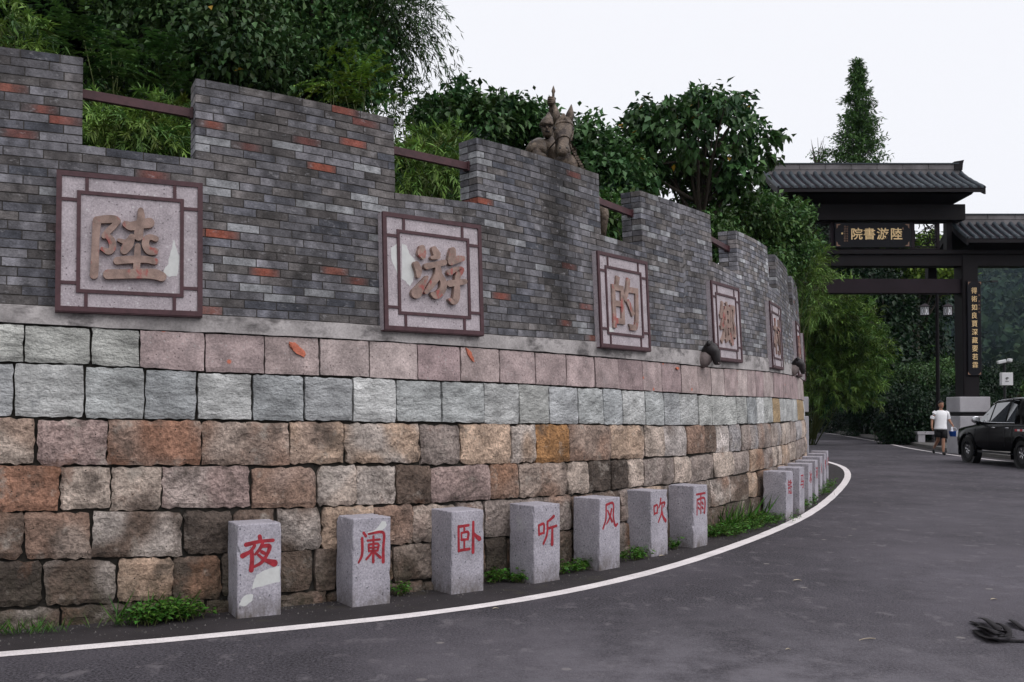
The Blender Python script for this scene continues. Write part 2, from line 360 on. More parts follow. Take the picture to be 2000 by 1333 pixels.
# pavement beyond the right line
P1 = offset(RL, .75); P2 = offset(RL, 4.2)
v = []; f = []
for a, b in zip(P1, P2):
    v += [(a[0], a[1], -.04), (a[0], a[1], .11), (a[0] + (b[0] - a[0]) * .04, a[1] + (b[1] - a[1]) * .04, .12), (b[0], b[1], .12), (b[0], b[1], -.05)]
for i in range(len(P1) - 1):
    for k in range(4): f.append((i * 5 + k, i * 5 + k + 1, (i + 1) * 5 + k + 1, (i + 1) * 5 + k))
mobj('pavement', v, f, M_pave, kind='structure')
strip('verge', offset(RL, .2), offset(RL, .78), -.003, M_verge)

# terrace behind the wall, rising to the left
def behind(x, y):
    d = (C[:, 0] - x) ** 2 + (C[:, 1] - y) ** 2; i = int(np.argmin(d))
    return (-(CT[i, 1]) * (x - C[i, 0]) + CT[i, 0] * (y - C[i, 1]))
def terr(x, y, b=None):
    if b is None: b = behind(x, y)
    lf = min(1, max(0, (2.5 - x) / 7))
    h = 2.75 + .32 * max(0, b - 2.2) * lf * (1 if b < 22 else 22 / b) + .12 * mnoise.noise(Vector((x * .6, y * .6, 0)))
    return min(h, 9)
v = []; f = []; rows = [-.14, -.5, -1, -1.6, -2.4]
ss = np.arange(0, SMAX, .4)
for s in ss:
    for d in rows:
        p = W(s, 2.9, d); v.append((p.x, p.y, terr(p.x, p.y, -d) if d < -.2 else 2.7))
for i in range(len(ss) - 1):
    for k in range(len(rows) - 1): f.append((i * 5 + k, i * 5 + k + 1, (i + 1) * 5 + k + 1, (i + 1) * 5 + k))
mobj('terrace', v, f, M_soil, kind='structure', smooth=True)
xs = np.arange(-44, 8, 1.0); ys = np.arange(5, 60, 1.0); idx = {}; v = []; f = []
for i, x in enumerate(xs):
    for j, y in enumerate(ys):
        b = behind(x, y)
        if b > 1.2: idx[i, j] = len(v); v.append((x, y, terr(x, y, b) - .06))
for (i, j) in list(idx):
    q = [(i, j), (i + 1, j), (i + 1, j + 1), (i, j + 1)]
    if all(k in idx for k in q): f.append(tuple(idx[k] for k in q))
mobj('hillside', v, f, M_soil, kind='structure', smooth=True)

# ================================================================== STONE RETAINING WALL
STONE = thing('stone_retaining_wall', 'curved retaining wall of pinkish, grey and brown stone blocks below the brick battlements', 'wall', (C[len(C) // 3][0], C[len(C) // 3][1], 0))
J = [
 [47, 178, 273, 400, 517, 624, 722, 816, 900, 976, 1046, 1107, 1162, 1209, 1256, 1293, 1331, 1364, 1389, 1415, 1441, 1460, 1477, 1492, 1511, 1530, 1545, 1558, 1568],
 [27, 165, 283, 385, 493, 594, 690, 774, 864, 947, 1015, 1073, 1130, 1180, 1217, 1262, 1298, 1329, 1365, 1391, 1418, 1440, 1460, 1479, 1494, 1510, 1524, 1537, 1548, 1558, 1568],
 [69, 209, 393, 567, 673, 820, 899, 1000, 1048, 1112, 1194, 1260, 1299, 1343, 1380, 1401, 1427, 1450, 1468, 1483, 1508, 1527, 1543, 1556, 1567],
 [116, 215, 315, 491, 619, 697, 774, 843, 960, 1015, 1109, 1152, 1195, 1229, 1260, 1318, 1350, 1395, 1435, 1466, 1492, 1511, 1529, 1543, 1556, 1567],
 [45, 180, 357, 457, 542, 630, 731, 807, 893, 948, 1063, 1118, 1165, 1213, 1262, 1300, 1345, 1390, 1429, 1464, 1482, 1505, 1522, 1540, 1556],
 [82, 228, 338, 433, 540, 613, 657, 767, 850, 950, 992, 1060, 1120, 1175, 1240, 1300, 1345, 1382, 1421, 1467, 1500, 1530, 1550],
 [117, 267, 400, 520, 640, 730, 830, 920, 1000, 1090, 1170, 1250, 1320, 1390, 1450, 1500, 1540]]
ZL = L + [lambda s: -.18]
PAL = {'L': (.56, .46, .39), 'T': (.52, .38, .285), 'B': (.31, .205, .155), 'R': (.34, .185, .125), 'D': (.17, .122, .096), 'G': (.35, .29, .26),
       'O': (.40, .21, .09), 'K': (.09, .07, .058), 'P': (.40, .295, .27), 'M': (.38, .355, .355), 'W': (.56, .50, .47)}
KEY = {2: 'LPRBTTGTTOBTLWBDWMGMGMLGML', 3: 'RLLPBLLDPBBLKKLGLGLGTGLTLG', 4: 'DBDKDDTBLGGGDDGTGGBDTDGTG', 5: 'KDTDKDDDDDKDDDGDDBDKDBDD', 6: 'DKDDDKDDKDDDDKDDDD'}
def stone(s0, s1, zb, zt, tint, mt, rough, big, idx_, lim=None):
    nu, nv = (14, 9) if big else (6, 5); g = .004 + random.random() * .006; hj = [random.uniform(-.009, .009) * rough, random.uniform(-.012, .006) * rough, random.uniform(-.5, .5) * .03 * rough]
    cut = [max(0, random.uniform(-.02, .024)) * rough for _ in range(4)]
    V = []; Fc = []; T = []
    off = random.uniform(-.006, .012) * (1 if rough > .5 else .4); seed = Vector((idx_ * 7.31, idx_ * 3.7, 0))
    sk = [random.uniform(-.016, .016) * (rough if rough > .6 else .25) for _ in range(4)]
    tl = random.uniform(-.012, .012)
    alt = random.choice([(.42, .34, .29), (.30, .17, .11), (.15, .115, .095), (.50, .44, .40), (.36, .27, .23)]); am = random.choice([0, .5, .8, .9]) * (1 if rough > .8 else 0); ash = random.uniform(-.12, .25)
    for j in range(nv):
        for i in range(nu):
            a = i / (nu - 1); b = j / (nv - 1)
            e = min(a, 1 - a) * (s1 - s0); e2 = min(b, 1 - b) * (zt(0) - zb(0) if False else .32)
            s = s0 + g + sk[0] * (1 - b) + (s1 - s0 - 2 * g + sk[1] * b - sk[0] * (1 - b)) * a
            z0_, z1_ = zb(s) + hj[0], zt(s) + hj[1] + hj[2] * (a - .5); z = z0_ + g + sk[2] * a * .5 + (z1_ - z0_ - 2 * g) * b
            ed = (i in (0, nu - 1)) + (j in (0, nv - 1))
            nz = mnoise.noise(Vector((s * 9, z * 9, 0)) + seed)
            if ed:
                jt = rough * .0095 + .002
                if i in (0, nu - 1): s += jt * (mnoise.noise(Vector((z * 18, 3, 0)) + seed) * 1.5 + mnoise.noise(Vector((z * 47, 3, 0)) + seed) * .9) + (cut[0] if (i == 0 and j in (0, nv - 1)) else 0) - (cut[1] if (i == nu - 1 and j in (0, nv - 1)) else 0)
                if j in (0, nv - 1): z += jt * (mnoise.noise(Vector((s * 18, 8, 0)) + seed) * 1.5 + mnoise.noise(Vector((s * 47, 8, 0)) + seed) * .9) + (cut[2] * .6 if (j == 0 and i in (0, nu - 1)) else 0) - (cut[3] * .6 if (j == nv - 1 and i in (0, nu - 1)) else 0)
                d = off - .010 * rough * ed + .010 * rough * nz
            else: d = off + .006 * rough + .013 * rough * nz + .015 * rough * mnoise.noise(Vector((s * 19, z * 19, 2)) + seed) + .008 * rough * mnoise.noise(Vector((s * 40, z * 40, 2)) + seed) + tl * (b - .5)
            V.append(W(s, z, d)); k = 1 + .38 * mnoise.noise(Vector((s * 5, z * 5, 5)) + seed) + .12 * nz; mx_ = am * min(1, max(0, (mnoise.noise(Vector((s * 3.2, z * 2.6, 9)) + seed) + ash) * 3.5)); T.append([(c * (1 - mx_) + alt[q_i] * mx_) * k for q_i, c in enumerate(tint)])
    for j in range(nv - 1):
        for i in range(nu - 1): Fc.append((j * nu + i, j * nu + i + 1, (j + 1) * nu + i + 1, (j + 1) * nu + i))
    rim = [i for i in range(nu)] + [j * nu + nu - 1 for j in range(1, nv)] + [(nv - 1) * nu + i for i in range(nu - 2, -1, -1)] + [j * nu for j in range(nv - 2, 0, -1)]
    n0 = len(V)
    for r_ in rim:
        p = V[r_]; q = p.copy(); sI = None
        V.append(q); T.append([c * .8 for c in tint])
    # push the skirt back along the wall normal
    x, y, tx, ty = base((s0 + s1) / 2)
    for k in range(n0, len(V)): V[k] = V[k] + Vector((-ty, tx, 0)) * .07
    m_ = len(rim)
    for k in range(m_): Fc.append((rim[k], n0 + k, n0 + (k + 1) % m_, rim[(k + 1) % m_]))
    return V, Fc, T
stones = []
ZC = [(0, 632, 707), (0, 707, 815), (0, 815, 909), (0, 909, 998), (0, 998, 1092), (0, 1092, 1185), (0, 1180, 1230)]
for r in range(7):
    zt, zb = ZL[r], ZL[r + 1]
    def midpy(px, r=r):   # pixel row at the middle of the course, for turning a joint's pixel column into s
        for _ in range(1): pass
        return None
    S = []
    for px in J[r]:
        # iterate to find the pixel row of the course middle on the wall surface
        py = 800
        for _ in range(4):
            q = wall_at(px, py)
            if q is None: break
            zm = (zt(q[0]) + zb(q[0])) / 2; p = W(q[0], zm); py = to_px(p)[1]
        q = wall_at(px, py)
        if q: S.append(q[0])
    lead = []
    s = S[0]
    while s > .5: s -= random.uniform(.34, .62) if r > 1 else random.uniform(.34, .48); lead.append(s)
    tail = []; s = S[-1]
    while s < SMAX - 1: s += random.uniform(.3, .55); tail.append(s)
    S2 = sorted(lead) + S + tail
    n_lead = len(lead)
    for i in range(len(S2) - 1):
        k = i - n_lead + 1      # index into KEY (0 = stone left of the first joint)
        j = random.uniform(.9, 1.1) * (.86 if r == 0 else .98)
        if r == 0 and k <= 2: base_, m_, ro = (0.526, 0.532, 0.497), M_slate, .45
        elif r == 0: base_, m_, ro = random.choice([(0.360, 0.284, 0.277), (0.389, 0.313, 0.299), (0.313, 0.238, 0.237), (0.418, 0.348, 0.333)]), M_pink, .22
        elif r == 1: base_, m_, ro = random.choice([(.43, .445, .44), (.40, .41, .415), (.47, .475, .465), (.36, .375, .38), (.44, .445, .425), (.53, .535, .525)]), M_slate, .5
        else:
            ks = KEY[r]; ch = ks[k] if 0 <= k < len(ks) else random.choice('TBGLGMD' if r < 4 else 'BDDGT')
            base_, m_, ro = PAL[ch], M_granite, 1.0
        if r == 1 and S2[i] > s_of(1450, 800) and random.random() < .12: base_ = (.36, .26, .15)
        base_ = [c * j for c in base_]
        V, Fc, T = stone(S2[i], S2[i + 1], zb, zt, base_, m_, ro, (S2[i + 1] - S2[i]) > .3 and S2[i] < s_of(1250, 850), r * 100 + i)
        c = sum(V, Vector()) / len(V); px = to_px(c); a0 = to_px(W(S2[i], c.z)); a1 = to_px(W(S2[i + 1], c.z))
        seen = -60 < px[0] < 1580 and a1[0] > a0[0] and W(S2[i], 1).y > 0
        area = max(0, a1[0] - a0[0]) * F / max(px[2], 1) * .33 if seen else 0
        if c.z < -.1: area = 0
        stones.append((area, V, Fc, T, m_))
stones.sort(key=lambda q: -q[0])
rest = {}
for n_, (area, V, Fc, T, m_) in enumerate(stones):
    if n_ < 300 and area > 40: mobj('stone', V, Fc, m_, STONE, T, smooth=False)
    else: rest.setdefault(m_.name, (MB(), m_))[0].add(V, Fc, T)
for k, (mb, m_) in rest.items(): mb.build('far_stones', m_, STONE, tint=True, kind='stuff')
for (px, py, L_, w_, a_) in ((580, 683, .17, .06, -.7), (572, 675, .07, .05, -.3), (917, 694, .15, .045, -.95), (1322, 640 + 190 / 2.469 + 3, .09, .03, 0)):
    q = wall_at(px, py); V = []; n = 14
    for hgt in (.016, .0):
        for k in range(n):
            t = 2 * math.pi * k / n; u = math.cos(t) * L_ / 2 * random.uniform(.75, 1.1); v_ = math.sin(t) * w_ / 2 * random.uniform(.6, 1.2)
            V.append(W(q[0] + u * math.cos(a_) - v_ * math.sin(a_), q[1] + u * math.sin(a_) + v_ * math.cos(a_), hgt))
    mobj('orange_paint_smear', V, [tuple(range(n))] + [(k, n + k, n + (k + 1) % n, (k + 1) % n) for k in range(n)], M_smear, STONE)
# core with mortar behind the stones
def wall_sheet(name, z0f, z1f, d, m_, parent, s0=0, s1=None, nz=3, step=.2):
    s1 = s1 or SMAX; S = np.arange(s0, s1 + 1e-6, step); v = []; f = []
    for s in S:
        for k in range(nz + 1): z = z0f(s) + (z1f(s) - z0f(s)) * k / nz; v.append(W(s, z, d))
    for i in range(len(S) - 1):
        for k in range(nz): a = i * (nz + 1) + k; f.append((a, a + nz + 1, a + nz + 2, a + 1))
    return mobj(name, v, f, m_, parent)
wall_sheet('mortar_core', lambda s: -.3, lambda s: LP(s), -.045, M_joint, STONE)

# ================================================================== BRICK BATTLEMENTS
BW = thing('brick_battlement_wall', 'grey brick battlement wall with odd red bricks above the stone courses', 'wall', (C[len(C) // 3][0], C[len(C) // 3][1], 2.2))
# cement band
S = np.arange(0, SMAX, .1); v = []; f = []; prof = [(0, -.06), (0, .010), (1, .014), (1, -.12)]
for s in S:
    for (a, d) in prof:
        z = (L[0](s) + .004 if a == 0 else LP(s)) + (.006 * mnoise.noise(Vector((s * 5, a * 9, 0))))
        v.append(W(s, z, d + .003 * mnoise.noise(Vector((s * 7, a, 4)))))
for i in range(len(S) - 1):
    for k in range(3): f.append((i * 4 + k, (i + 1) * 4 + k, (i + 1) * 4 + k + 1, i * 4 + k + 1))
mobj('cement_band', v, f, M_plinth, BW)
NC, NCREN = 28, 18
ZTF = zline([(163, 112), (381, 152), (770, 232), (930, 268), (1170, 340), (1250, 372), (1388, 420), (1437, 450), (1499, 483)])
ZCF = zline([(155, 282), (366, 308), (762, 375), (928, 396), (1172, 458), (1240, 478)])
print('ztop', [round(ZTF(x), 3) for x in (4, 6, 8, 10, 12, 15, 20)], 'crenel', [round(ZCF(x), 3) for x in (4, 6, 8, 10, 12)])
def zc(s, k):
    z0 = LP(s) + .004; zt = ZTF(s); zm = ZCF(s) if s < 13 else zt - .60
    return z0 + (zm - z0) * k / NCREN if k <= NCREN else zm + (zt - zm) * (k - NCREN) / (NC - NCREN)
MER = []
for (a, ya), (b, yb) in [((163, 112), None), ((381, 152), (770, 232)), ((930, 268), (1170, 340)), ((1250, 372), (1388, 420)), ((1437, 450), (1499, 483)), ((1522, 505), (1553, 538))] if False else []: pass
m_edges = [(-400, 60, 163, 112), (381, 152, 770, 232), (930, 268, 1170, 340), (1250, 372, 1388, 420), (1437, 450, 1499, 483)]
def sz(px, z):   # arc length of the point at height z that shows in column px
    py = 300
    for _ in range(6):
        q = wall_at(px, py)
        if q is None: return None
        py = to_px(W(q[0], z))[1]
    return wall_at(px, py)[0]
MER = []
for a, _, b, _ in m_edges:
    sa = sz(a, 3.9) if a > -200 else None
    MER.append([sa, sz(b, 3.9)])
MER[0][0] = MER[0][1] - 2.3
per = np.mean([MER[i + 1][0] - MER[i][0] for i in range(1, 4)]); ln = np.mean([m[1] - m[0] for m in MER[1:]])
while MER[-1][0] + per < SMAX - 2: a = MER[-1][0] + per; MER.append([a, a + ln])
while MER[0][0] > 3: MER.insert(0, [MER[0][0] - per, MER[0][0] - per + ln])
print('merlons', [[round(float(x), 2) for x in m] for m in MER], 'per', per, ln)
TH = .25
GREYS = [(.145, .148, .155), (.13, .133, .14), (.16, .163, .172), (.135, .13, .123), (.145, .14, .132), (.12, .115, .110), (.175, .18, .19), (.13, .137, .152)]
def tint_brick(s, far):
    r_ = random.random(); n = 5
    g = random.choice(GREYS); k = random.uniform(.50, .88); g = [g[0] * k * 1.01, g[1] * k * .965, g[2] * k]
    cols = []
    for i in range(n):
        q = random.uniform(.68, 1.36); cols.append([c * q for c in g])
    pr = .075 if s < s_of(900, 500) else (.02 if s < s_of(1150, 550) else .005)
    if r_ < pr:
        rd = random.choice([(.22, .068, .045), (.18, .06, .045), (.13, .052, .045), (.20, .075, .055)])
        w_ = random.choice([(0, .7, 1, .7, .1), (.2, 1, 1, 1, .4), (1, 1, 1, .6, .1), (0, .1, .8, .5, 0)])
        dk = (.07, .06, .06)
        cols = [[rd[c] * w_[i] + dk[c] * (1 - w_[i]) for c in range(3)] for i in range(n)]
    elif r_ < pr + .05: cols = [[.06 * q, .063 * q, .075 * q] for q in [random.uniform(.8, 1.2) for _ in range(n)]]
    elif r_ < pr + .13: cols = [[.23 * q, .235 * q, .245 * q] for q in [random.uniform(.75, 1.15) for _ in range(n)]]
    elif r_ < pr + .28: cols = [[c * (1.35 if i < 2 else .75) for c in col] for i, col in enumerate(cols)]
    return cols
S_ST = s_of(1092, 480); S_LT = s_of(1180, 560)
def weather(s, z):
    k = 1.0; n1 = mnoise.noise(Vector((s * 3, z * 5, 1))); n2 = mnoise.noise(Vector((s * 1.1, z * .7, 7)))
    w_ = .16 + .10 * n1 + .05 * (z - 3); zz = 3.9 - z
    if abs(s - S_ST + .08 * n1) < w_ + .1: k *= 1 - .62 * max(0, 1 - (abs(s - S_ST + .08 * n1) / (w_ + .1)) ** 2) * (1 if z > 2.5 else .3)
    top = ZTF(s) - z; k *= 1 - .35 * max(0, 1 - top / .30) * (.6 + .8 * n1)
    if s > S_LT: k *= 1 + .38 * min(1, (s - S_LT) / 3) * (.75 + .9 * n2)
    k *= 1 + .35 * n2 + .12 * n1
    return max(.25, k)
def brick_geo(s0, s1, k, d0, d1, cols):
    V = []; T = []; Fc = []; g = .004; n = 5
    jz = random.uniform(-.0012, .0012); jd = random.uniform(-.002, .0025)
    for i in range(n):
        s = s0 + g + (s1 - s0 - 2 * g) * i / (n - 1)
        zb, zt = zc(s, k) + g + jz, zc(s, k + 1) - g + jz
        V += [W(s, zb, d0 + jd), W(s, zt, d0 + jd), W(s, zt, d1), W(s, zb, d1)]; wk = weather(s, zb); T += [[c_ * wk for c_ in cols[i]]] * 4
    for i in range(n - 1):
        a = i * 4; b = a + 4
        for j in range(4): Fc.append((a + j, b + j, b + (j + 1) % 4, a + (j + 1) % 4))
    Fc.append((0, 1, 2, 3)); e = (n - 1) * 4; Fc.append((e + 3, e + 2, e + 1, e))
    return V, Fc, T
bricks = []
BL = .256
def add_brick(s0, s1, k, d0, d1, wgt=1.0):
    if s1 - s0 < .03: return
    cols = tint_brick(s0, 0)
    V, Fc, T = brick_geo(s0, s1, k, d0, d1, cols)
    c = sum(V, Vector()) / len(V); p = to_px(c); a0 = to_px(V[0]); a1 = to_px(V[-4])
    vis = -20 < p[0] < 1590 and p[1] > 60 and p[2] > 0 and a1[0] > a0[0]
    ar = (a1[0] - a0[0]) * F / p[2] * .066 if vis else 0
    bricks.append((ar * wgt, V, Fc, T))
for k in range(NC):
    spans = [(0.3, SMAX - .3)] if k < NCREN else MER
    for (a, b) in spans:
        a = max(a, .3); b = min(b, SMAX - .3)
        if b - a < .3: continue
        s = a if k >= NCREN else .3
        off_ = (k % 2) * BL / 2 + (k % 3) * .03
        s = math.floor((a - off_) / BL) * BL + off_
        cuts = [a] + [s + i * BL + random.uniform(-.004, .004) for i in range(1, int((b - a) / BL) + 2) if a + .055 < s + i * BL < b - .055] + [b]
        for i in range(len(cuts) - 1):
            add_brick(cuts[i], cuts[i + 1], k, 0, -.118)
        if k >= NCREN - 1:     # back wythe
            if k % 2: cuts = [a] + [c_ + BL / 2 for c_ in cuts[1:-2]] + [b]
            for i in range(len(cuts) - 1):
                edge = .5 if i == 0 and k >= NCREN else .0
                add_brick(cuts[i], cuts[i + 1], k, -.128, -TH, edge)
bricks.sort(key=lambda q: -q[0])
rest = MB()
for n_, (ar, V, Fc, T) in enumerate(bricks):
    if n_ < 300 and ar > 0: mobj('brick', V, Fc, M_brick, BW, T)
    else: rest.add(V, Fc, T)
rest.build('smaller_bricks', M_brick, BW, tint=True, kind='stuff')
print('bricks', len(bricks), 'stones', len(stones))
wall_sheet('mortar_bed', lambda s: LP(s) - .02, lambda s: zc(s, NCREN) - .004, -.0045, M_mortar, BW, .3, SMAX - .3)
for (a, b) in MER:
    a = max(a, .3); b = min(b, SMAX - .3)
    if b - a < .3: continue
    S = np.linspace(a + .014, b - .014, 9); v = []; f = []
    for s in S:
        zb, zt = zc(s, NCREN - 1) + .01, zc(s, NC) - .002
        v += [W(s, zb, -.0045), W(s, zt, -.0045), W(s, zt, -TH + .005), W(s, zb, -TH + .005)]
    for i in range(8):
        for j in range(4): f.append((i * 4 + j, i * 4 + 4 + j, i * 4 + 4 + (j + 1) % 4, i * 4 + (j + 1) % 4))
    f += [(0, 1, 2, 3), (35, 34, 33, 32)]
    mobj('merlon_core', v, f, M_mortar, BW)
# crenel sill under coat (top of the wall between merlons)
wall_sheet('back_face', lambda s: 2.4, lambda s: zc(s, NCREN) - .006, -.245, M_mortar, BW, .3, SMAX - .3)

# maroon iron bars across the crenels
bar_lab = ['maroon iron bar across the leftmost gap, between the first two merlons', 'maroon iron bar across the second gap, above the panel carved 游', 'maroon iron bar across the third gap, right of the horse statue',
           'short maroon iron bar in the fourth gap of the battlements', 'maroon iron bar in the fifth, narrow looking gap']
nb = 0
for i in range(len(MER) - 1):
    a, b = MER[i][1], MER[i + 1][0]
    if a < s_of(-300, 600) or nb > 5 or a > SMAX - 3: continue
    p0 = W(a - .06, ZTF(a) - .235, -.125); p1 = W(b + .06, ZTF(b) - .25, -.125)
    if to_px(p0)[0] < -50: continue
    d = (p1 - p0); M_ = d.to_track_quat('X', 'Z').to_matrix()
    mb = MB(); mb.box((p0 + p1) / 2, (d.length, .05, .065), M_)
    o = mb.build('iron_bar', M_iron)
    tag(o, bar_lab[min(nb, 4)] if nb < 5 else 'maroon iron bar in the last gap in view by the far foliage', 'bar', 'iron bars across the gaps of the battlements')
    # small bracket cup on the far end
    mb = MB(); mb.box(p1 - d.normalized() * .07, (.02, .07, .085), M_); mb.build('end_plate', M_iron, o)
    nb += 1

# ================================================================== text helpers
def glyph_mesh(txt, size, extrude, offs=0.0, shear=0.0):
    c = bpy.data.curves.new('glyph', 'FONT'); c.body = txt; c.size = size; c.extrude = extrude; c.offset = offs; c.shear = shear
    c.resolution_u = 3
    o = bpy.data.objects.new('glyph', c); COL.objects.link(o)
    me = bpy.data.meshes.new_from_object(o); bpy.data.objects.remove(o); bpy.data.curves.remove(c)
    V = np.empty(len(me.vertices) * 3); me.vertices.foreach_get('co', V); V = V.reshape(-1, 3)
    mn, mxx = V.min(0), V.max(0); V -= (mn + mxx) / 2
    Fc = [tuple(p.vertices) for p in me.polygons]; bpy.data.meshes.remove(me)
    return V, Fc
def place_glyph(txt, origin, X, Y, N, size, extrude, m_, parent, offs=0.0, name='character', fit=None, sx=1.0):
    V, Fc = glyph_mesh(txt, size, extrude, offs)
    if fit: V[:, :2] *= fit / max(V[:, 1].max() - V[:, 1].min(), V[:, 0].max() - V[:, 0].min())
    V[:, 0] *= sx
    P = [origin + X * p[0] + Y * p[1] + N * p[2] for p in V]
    return mobj(name, P, Fc, m_, parent)
def stroke_geo(pts, tofn, h, lift):
    """pts (x,y,r) -> rounded brush stroke, tofn(x,y,height) -> world"""
    if len(pts) > 1:
        P = catmull([Vector(p) for p in pts], 6)
    else: P = [Vector(pts[0])]
    Lf = []; Rt = []
    n = len(P)
    for i, p in enumerate(P):
        d = (P[min(i + 1, n - 1)] - P[max(i - 1, 0)]); d = Vector((d.x, d.y)).normalized(); q = Vector((-d.y, d.x))
        Lf.append((p.x + q.x * p.z, p.y + q.y * p.z)); Rt.append((p.x - q.x * p.z, p.y - q.y * p.z))
    d0 = Vector((P[0].x - P[1].x, P[0].y - P[1].y)).normalized(); d1 = Vector((P[-1].x - P[-2].x, P[-1].y - P[-2].y)).normalized()
    def cap(c, d, r_):
        a0 = math.atan2(d.y, d.x); return [(c.x + math.cos(a0 + t) * r_, c.y + math.sin(a0 + t) * r_) for t in (-1.05, -.52, 0, .52, 1.05)]
    c0 = cap(P[0], d0, P[0].z); c1 = cap(P[-1], d1, P[-1].z)
    top = []; V = []; Fc = []
    for (a, b) in zip(Lf, Rt): V += [a, b]
    k = len(V); V += c0; V += c1
    F2 = [(2 * i, 2 * i + 1, 2 * i + 3, 2 * i + 2) for i in range(n - 1)]
    # caps as fans
    F2.append(tuple([1, 0] + [k + j for j in range(5)])) if False else None
    F2.append(tuple([0] + [k + j for j in range(5)] + [1])); F2.append(tuple([2 * n - 1] + [k + 5 + j for j in range(5)] + [2 * n - 2]))
    F2 = [q for q in F2 if q]
    loop = [2 * i + 1 for i in range(n)] + [k + 5 + j for j in range(5)] + [2 * i for i in range(n - 1, -1, -1)] + [k + j for j in range(5)]
    m_ = len(V); W3 = [tofn(x, y, lift + h) for (x, y) in V] + [tofn(x, y, -.004) for (x, y) in V]
    Fs = F2 + [(loop[i], loop[(i + 1) % len(loop)], m_ + loop[(i + 1) % len(loop)], m_ + loop[i]) for i in range(len(loop))]
    return W3, Fs

# ================================================================== CARVED PANELS
SL = {'陸': ((160, 390), 7.405, [
        [(215, 320, 62), (195, 600, 55), (185, 900, 58), (172, 1100, 62)],
        [(215, 310, 50), (350, 300, 58), (470, 300, 52), (530, 325, 32)], [(520, 335, 34), (455, 400, 44), (370, 480, 46), (320, 540, 40)],
        [(345, 520, 34), (425, 610, 52), (440, 710, 50), (380, 765, 45), (285, 725, 26)],
        [(845, 175, 42), (850, 280, 55), (822, 440, 66), (815, 545, 66)], [(625, 370, 45), (710, 400, 62), (850, 372, 66), (970, 355, 74)],
        [(525, 600, 22), (600, 625, 34), (650, 640, 40)], [(715, 560, 48), (670, 660, 72), (610, 745, 62)],
        [(1065, 585, 40), (990, 560, 40), (925, 590, 52), (915, 680, 52), (970, 755, 55), (1050, 765, 50)],
        [(800, 690, 42), (795, 850, 50), (785, 1000, 50)], [(505, 900, 55), (650, 885, 55), (900, 880, 50), (1055, 910, 46)],
        [(370, 1095, 70), (600, 1090, 68), (900, 1085, 70), (1050, 1095, 74), (1150, 1130, 66)]]),
      '游': ((780, 460), 8.333, [
        [(335, 215, 48), (335, 300, 72), (355, 365, 38)], [(240, 480, 48), (280, 580, 52), (278, 675, 32)], [(412, 690, 26), (340, 810, 58), (245, 950, 88)],
        [(530, 230, 42), (575, 320, 60)], [(500, 375, 30), (590, 360, 42)], [(415, 515, 52), (550, 485, 46), (690, 455, 48)],
        [(590, 520, 42), (590, 650, 58), (500, 800, 50), (400, 930, 36)], [(625, 660, 42), (680, 780, 50), (660, 900, 56), (570, 985, 62), (505, 965, 36)],
        [(830, 250, 46), (815, 400, 66), (810, 440, 60)], [(830, 430, 60), (920, 400, 58), (990, 390, 44)],
        [(785, 615, 50), (870, 570, 42), (965, 575, 50), (915, 670, 46), (900, 800, 44), (890, 1000, 54), (855, 1095, 46), (785, 1055, 26)],
        [(785, 795, 56), (900, 780, 48), (1020, 765, 46)]])}
PANELS = [('陸', 110, 392, 468, '陸, leftmost on the wall, white patch at lower right'), ('游', 751, 945, 535, '游 with a white patch on its left side'),
          ('的', 1165, 1273, 587, '的, third from the left'), ('鄉', 1389, 1448, 627, '鄉, just right of the first black horse head'),
          ('村', 1501, 1531, 655, '村, narrow looking, fifth along the wall'), ('世', 1560, 1570, 680, '世, seen almost edge on near the wall end'), ('界', None, None, None, '界, last in view at the wall edge')]
pc_prev = []
